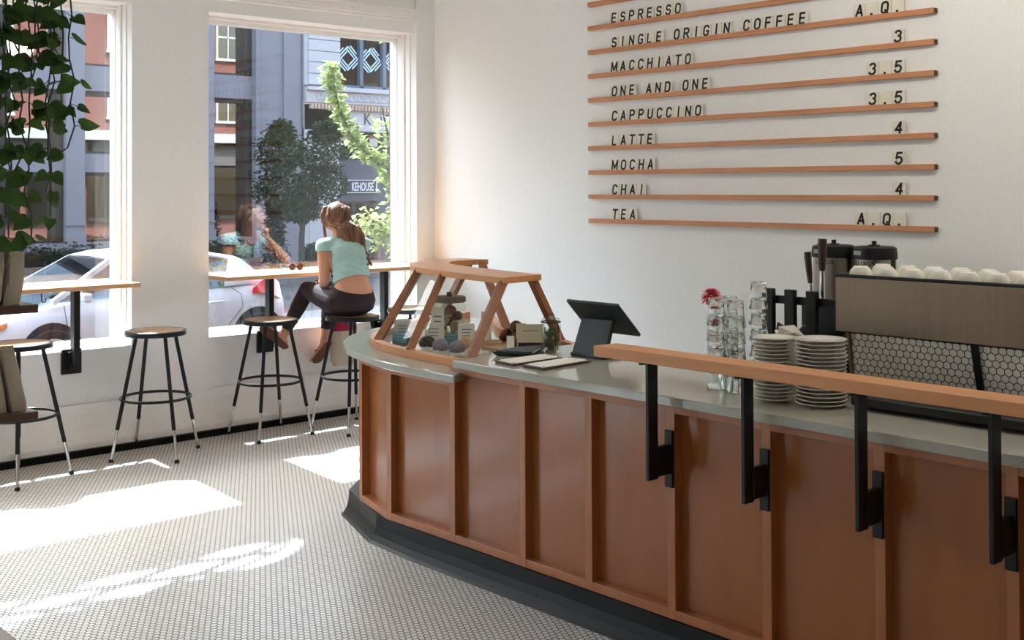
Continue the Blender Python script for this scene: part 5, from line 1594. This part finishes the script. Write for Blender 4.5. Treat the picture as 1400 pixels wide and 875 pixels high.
body = MB()
body.loft(erings(torso))
limb(body, [neckb - V((0, 0.01, 0.03)), HC + V((-0.01, -0.03, -0.06))], [0.050, 0.046])
for a, b in ((neckb - V((0, 0.01, 0.012)), shL), (neckb - V((0, 0.01, 0.012)), shR)): limb(body, [a, (a + b) / 2 + V((0, 0, 0.004)), b], [0.042, 0.045, 0.050])
limb(body, [shL, shL + (elL - shL) * 0.4, elL], [0.047, 0.044, 0.035])
limb(body, [elL, elL + (haL - elL) * 0.35, elL + (haL - elL) * 0.80], [0.035, 0.034, 0.024])
limb(body, [shR, shR + (elR - shR) * 0.4, elR], [0.047, 0.043, 0.034])
limb(body, [elR, elR + (wrR - elR) * 0.3, wrR], [0.034, 0.035, 0.024])
for h, k, a in ((hipL, knL, anL), (hipR, knR, anR)):
    limb(body, [h, h + (k - h) * 0.5, k], [0.088, 0.076, 0.056])
    limb(body, [k, k + (a - k) * 0.35, k + (a - k) * 0.75, a], [0.054, 0.051, 0.037, 0.031])
# head: skull, jaw, face
rotH = Matrix((RT, F, UP)).transposed()
body.ball(hp(-0.012, 0, 0.022), (0.073, 0.090, 0.088), 24, 16, rotH)
body.ball(hp(0.022, 0, -0.035), (0.056, 0.062, 0.072), 20, 14, rotH)
body.ball(hp(0.062, 0, -0.094), (0.023, 0.020, 0.018), 12, 8, rotH)          # chin
body.loft([[hp(0.078, 0.006, 0.022), hp(0.078, -0.006, 0.022), hp(0.066, 0, 0.022)], [hp(0.104, 0.011, -0.018), hp(0.104, -0.011, -0.018), hp(0.07, 0, -0.012)], [hp(0.088, 0.014, -0.030), hp(0.088, -0.014, -0.030), hp(0.066, 0, -0.028)]])
body.ball(hp(0.098, 0, -0.020), (0.011, 0.012, 0.010), 10, 8, rotH)           # nose tip
for s_ in (-1, 1):
    body.ball(hp(0.052, 0.036 * s_, -0.022), (0.025, 0.024, 0.026), 12, 8, rotH)  # cheeks
    body.ball(hp(0.064, 0.026 * s_, 0.032), (0.024, 0.014, 0.010), 12, 8, rotH)   # brow
    body.ball(hp(-0.008, 0.072 * s_, -0.010), (0.010, 0.020, 0.030), 12, 8, rotH) # ears
body.ball(hp(0.078, 0, -0.058), (0.022, 0.013, 0.012), 12, 8, rotH)           # mouth
# hands
def finger(mb, pts, r_): mb.tube(pts, [r_ * 1.05, r_, r_ * 0.95, r_ * 0.8][:len(pts)], 10); [mb.ball(p, q, 10, 6) for p, q in zip(pts, [r_ * 1.05, r_, r_ * 0.95, r_ * 0.8])]
pd = (haL - elL).normalized()
pw = V((0.94, -0.33, 0.0)).normalized()
pu = pw.cross(pd).normalized()
if pu.z < 0: pu = -pu
wr = elL + (haL - elL) * 0.82
palm = wr + pd * 0.045
rotP = Matrix((pw, pd, pu)).transposed()
body.ball(palm, (0.038, 0.052, 0.016), 16, 10, rotP)
for k, (o_, L) in enumerate(((-0.029, 0.066), (-0.010, 0.076), (0.010, 0.072), (0.028, 0.056))):
    b0 = palm + pw * o_ + pd * 0.038
    finger(body, [b0, b0 + pd * L * 0.45 + pu * 0.004, b0 + pd * L * 0.78 - pu * 0.006, b0 + pd * L - pu * 0.020], 0.0085)
t0 = palm + pw * 0.032 - pd * 0.022
finger(body, [t0, t0 + pw * 0.020 + pd * 0.020, t0 + pw * 0.028 + pd * 0.044 - pu * 0.006], 0.0095)
# right fist under the chin
fd = (hp(0.060, 0, -0.120) - wrR).normalized()
fw2 = F.cross(fd).normalized()
fu = fd.cross(fw2).normalized()
kc = wrR + fd * 0.050
rotF = Matrix((fw2, fd, fu)).transposed()
body.ball(kc, (0.036, 0.046, 0.020), 16, 10, rotF)
for o_ in (-0.027, -0.009, 0.009, 0.026):
    b0 = kc + fw2 * o_ + fd * 0.034
    finger(body, [b0, b0 + fd * 0.020 + fu * 0.026, b0 - fd * 0.008 + fu * 0.040, b0 - fd * 0.026 + fu * 0.026], 0.0085)
t0 = kc + fw2 * 0.034 - fd * 0.016
finger(body, [t0, t0 + fw2 * 0.006 + fd * 0.022 + fu * 0.018, t0 - fw2 * 0.012 + fd * 0.030 + fu * 0.036], 0.0095)
# bare feet
def foot(mb, an, heel, toe, side):
    d = (toe - heel).normalized()
    s_ = side.normalized()
    n = s_.cross(d).normalized()
    if n.dot(an - heel) < 0: n = -n
    L = (toe - heel).length
    mb.loft([[heel + d * L * t + s_ * w_ * math.cos(q) + n * (h * 0.5 + h * 0.5 * math.sin(q)) for q in [2 * math.pi * k / 14 for k in range(14)]] for t, w_, h in ((-0.03, 0.014, 0.03), (0.05, 0.026, 0.05), (0.25, 0.027, 0.062), (0.5, 0.032, 0.048), (0.75, 0.040, 0.030), (0.86, 0.040, 0.022))])
    limb(mb, [an, heel + d * L * 0.18 + n * 0.04], [0.031, 0.032])
    for k in range(5):
        o_ = 0.032 - 0.016 * k
        b0 = heel + d * L * 0.82 + s_ * o_ + n * 0.011
        l_ = (0.052, 0.046, 0.040, 0.034, 0.028)[k]
        r_ = (0.0105, 0.008, 0.008, 0.0075, 0.007)[k]
        mb.tube([b0, b0 + d * l_ * 0.6 + n * 0.002, b0 + d * l_], [r_, r_, r_ * 0.75], 8)
        mb.ball(b0 + d * l_, r_ * 0.78, 8, 6)
    return d, s_, n, L
hL, tL, sL = V((-1.292, 0.020, 0.545)), V((-1.470, 0.010, 0.690)), V((0.25, -0.9, 0.35))
sL = sL - (tL - hL).normalized() * sL.dot((tL - hL).normalized())
hR, tR, sR = V((-0.962, -0.02, 0.545)), V((-0.985, 0.105, 0.405)), V((-1, 0, 0))
sR = sR - (tR - hR).normalized() * sR.dot((tR - hR).normalized())
fbL = foot(body, anL, hL, tL, sL)
fbR = foot(body, anR, hR, tR, sR)
bmb = solidify_union(body, 0.0052, 4, 'person', m_skin)
bmesh.ops.translate(bmb.bm, vec=-PL, verts=bmb.bm.verts[:])
person = bmb.build('person', m_skin, None, smooth='all')
person.location = PL
ORG[person.name] = PL
tag(person, 'woman in mint top and plum leggings on a bar stool, chin on her fist', 'person')

# mint top: torso shell with cap sleeves, cut at hem, neckline and sleeve ends
tp_ = MB()
tr = [(c, a + 0.009, b + 0.010) for c, a, b in torso[3:]]
tp_.loft(erings(tr))
for sh, el in ((shL, elL), (shR, elR)):
    limb(tp_, [neckb - V((0, 0.012, 0.016)), (neckb + sh) / 2 + V((0, -0.01, -0.002)), sh], [0.048, 0.053, 0.057])
    limb(tp_, [sh, sh + (el - sh) * 0.22], [0.058, 0.054])
up_t = (neckb - waist).normalized()
def cut_top(bm):
    g = lambda: bm.verts[:] + bm.edges[:] + bm.faces[:]
    bmesh.ops.bisect_plane(bm, geom=g(), plane_co=waist + V((0, 0, 0.012)), plane_no=(-up_t + lat * 0.05), clear_outer=True)
    dead = [v for v in bm.verts if (v.co - (neckb + V((0, -0.006, 0.02)))).length < 0.078 or (v.co - (neckb + V((0.02, 0.05, 0.0)))).length < 0.09]
    bmesh.ops.delete(bm, geom=dead, context='VERTS')
    for sh, el in ((shL, elL), (shR, elR)):
        d = (el - sh).normalized()
        cut = sh + d * 0.034
        dead = [v for v in bm.verts if (v.co - cut).dot(d) > 0 and (v.co - sh).cross(d).length < 0.075 and (v.co - sh).dot(lat if sh is shR else -lat) > -0.035]
        bmesh.ops.delete(bm, geom=dead, context='VERTS')
    bm.normal_update()
    for v in bm.verts:
        s_ = (v.co - waist).dot(up_t)
        w_ = (v.co - waist).dot(lat)
        k = math.exp(-((s_ - 0.10) / 0.09) ** 2)
        v.co += v.normal * (0.0035 * k * math.sin(s_ * 150 + w_ * 28 + 1.3 * math.sin(w_ * 30)) + 0.001)
tb_ = solidify_union(tp_, 0.007, 5, 'top', m_top, post=cut_top)
to2 = tb_.build('jersey_top', m_top, person, smooth='all')
q = to2.modifiers.new('t', 'SOLIDIFY')
q.thickness = 0.003
# leggings
lg_ = MB()
lg_.loft(erings([(c, a + 0.006, b + 0.007) for c, a, b in torso[:5]]))
for h, k, a in ((hipL, knL, anL), (hipR, knR, anR)):
    limb(lg_, [h, h + (k - h) * 0.5, k], [0.094, 0.081, 0.061])
    limb(lg_, [k, k + (a - k) * 0.35, k + (a - k) * 0.75, k + (a - k) * 0.92], [0.059, 0.056, 0.042, 0.037])
def cut_leg(bm):
    bmesh.ops.bisect_plane(bm, geom=bm.verts[:] + bm.edges[:] + bm.faces[:], plane_co=pelvis + V((0, -0.1, 0.068)), plane_no=V((0.03, -0.30, 0.95)), clear_outer=True)
    for k, a in ((knL, anL), (knR, anR)):
        d = (a - k).normalized()
        dead = [v for v in bm.verts if (v.co - (k + d * ((a - k).length * 0.84))).dot(d) > 0 and (v.co - a).length < 0.16]
        bmesh.ops.delete(bm, geom=dead, context='VERTS')
lo = solidify_union(lg_, 0.007, 5, 'leggings', m_leg, post=cut_leg).build('leggings', m_leg, person, smooth='all')
q = lo.modifiers.new('t', 'SOLIDIFY')
q.thickness = 0.003
# hair: cap and long locks drawn back over the shoulders
cap = MB().ball(hp(-0.016, 0, 0.026), (0.085, 0.103, 0.099), 28, 18, rotH)
dead = []
for v in cap.bm.verts:
    d = v.co - hp(-0.016, 0, 0.026)
    f_, u_, r_ = d.dot(F), d.dot(UP), d.dot(RT)
    if (f_ > 0.012 and u_ < 0.056 - abs(r_) * 0.25) or u_ < -0.072: dead.append(v)
bmesh.ops.delete(cap.bm, geom=dead, context='VERTS')
co_ = cap.build('hair_cap', m_hairc, person, smooth='all')
rh = random.Random(12)
hr = MB()
tail_mid = neckb + V((0.015, -0.085, 0.0))
tip = V((-0.915, -0.455, 1.10))
for k in range(230):
    a = rh.uniform(-math.pi, math.pi)
    fr_ = rh.uniform(0.05, 1.0)
    # start along the parting and hairline, sweep over the skull, gather at the nape
    side = math.sin(a)
    f0 = 0.055 * math.cos(a) * fr_
    p0 = hp(f0 - 0.01, 0.062 * side * fr_, 0.118 - 0.03 * fr_)
    q_ = 1.20 + rh.uniform(-0.06, 0.10)
    p1 = hp(-0.016 - 0.055 * q_ + (0.035 if abs(side) > 0.6 else 0), 0.074 * side * q_, 0.062 + rh.uniform(-0.02, 0.02))
    p2 = hp(-0.016 - 0.088 * q_ * (0.75 + 0.25 * math.cos(side * 1.4)), 0.058 * side * q_, -0.015 + rh.uniform(-0.02, 0.02))
    loose = rh.random()
    if loose < 0.25:
        sd = 1 if side > 0 else -1
        p1 = hp(0.02 - rh.uniform(0, 0.05), 0.080 * sd, 0.03)
        p2 = hp(-0.03 - rh.uniform(0, 0.04), 0.082 * sd, -0.04)
        p3 = hp(-0.055, 0.072 * sd, -0.12) + V((0, 0, rh.uniform(-0.02, 0.01)))
        pts = [p0, p1, p2, p3, p3 + V((rh.uniform(-.02, .03), -0.05, -0.07))]
        rs = [0.004, 0.005, 0.005, 0.004, 0.0015]
    else:
        sp = rh.uniform(-0.075, 0.066)
        p3 = tail_mid + lat * sp + V((0, rh.uniform(-.022, .012), 0.065 + rh.uniform(-.02, .02)))
        w_ = rh.uniform(0.25, 1.0)
        p4 = tail_mid + (tip - tail_mid) * 0.48 * w_ + lat * sp * 0.80 + V((0, rh.uniform(-.018, .01), rh.uniform(-.01, .01)))
        p5 = tail_mid + (tip - tail_mid) * w_ + lat * sp * 0.50 + V((rh.uniform(-.01, .01), rh.uniform(-.01, .01), 0))
        pts = [p0, p1, p2, p3, p4, p5]
        rs = [0.004, 0.007, 0.0085, 0.0085, 0.007, 0.002]
    sp_ = spline([tuple(p) for p in pts], 4)
    n_ = len(sp_)
    rr_ = [rs[min(int(i / 4), len(rs) - 1)] + (rs[min(int(i / 4) + 1, len(rs) - 1)] - rs[min(int(i / 4), len(rs) - 1)]) * ((i % 4) / 4) for i in range(n_)]
    wob = rh.uniform(0, 6)
    sp_ = [V(p) + lat * 0.006 * math.sin(i * 0.8 + wob) for i, p in enumerate(sp_)]
    hr.tube(sp_, rr_, 6)
hr.build('hair', m_hair, person, smooth='all')
# face details
m_eye = pbr('eye white', (236, 232, 226), 0.2, var=0.01)
m_iris = pbr('dark iris', (54, 40, 34), 0.2)
m_lip = pbr('lip', (178, 92, 88), 0.45)
m_brow = pbr('eyebrow hair', (70, 48, 38), 0.8)
for s_ in (-1, 1):
    eo = MB().ball(hp(0.0625, 0.029 * s_, 0.012), (0.013, 0.011, 0.0075), 12, 8, rotH).build('eye', m_eye, person, smooth='all')
    MB().ball(hp(0.0715, 0.030 * s_, 0.012), (0.005, 0.003, 0.005), 10, 6, rotH).build('iris', m_iris, eo, smooth='all')
    MB().tube([hp(0.080, 0.012 * s_, 0.034), hp(0.080, 0.028 * s_, 0.040), hp(0.066, 0.044 * s_, 0.034)], [0.0028, 0.003, 0.0015], 6).build('eyebrow', m_brow, person, smooth='all')
MB().tube([hp(0.080, -0.020, -0.058), hp(0.0905, 0, -0.054), hp(0.080, 0.020, -0.058)], [0.002, 0.0045, 0.002], 8).tube([hp(0.079, -0.017, -0.061), hp(0.0895, 0, -0.0635), hp(0.079, 0.017, -0.061)], [0.002, 0.005, 0.002], 8).build('lips', m_lip, person, smooth='all')
# flip-flops
m_sole = pbr('brown sandal sole', (112, 70, 56), 0.7)
for (d, s_, n, L), hl_ in ((fbL, hL), (fbR, hR)):
    sm = MB()
    prof_ = [(-0.07, 0.016), (-0.03, 0.028), (0.1, 0.033), (0.4, 0.034), (0.7, 0.044), (0.95, 0.043), (1.06, 0.030), (1.10, 0.012)]
    sm.loft([[hl_ + d * L * t + s_ * w_ - n * 0.001, hl_ + d * L * t - s_ * w_ - n * 0.001, hl_ + d * L * t - s_ * w_ - n * 0.013, hl_ + d * L * t + s_ * w_ - n * 0.013] for t, w_ in prof_])
    so_ = sm.build('sandal', m_sole, person, bevel=0.003)
    b = hl_ + d * L * 0.84
    MB().tube([hl_ + d * L * 0.5 + s_ * 0.034, hl_ + d * L * 0.62 + s_ * 0.03 + n * 0.036, b + s_ * 0.018 + n * 0.024, b + s_ * 0.022], 0.004, 6).tube([hl_ + d * L * 0.5 - s_ * 0.034, hl_ + d * L * 0.62 - s_ * 0.034 + n * 0.034, b + s_ * 0.018 + n * 0.024], 0.004, 6).build('strap', m_sole, so_, smooth=True)
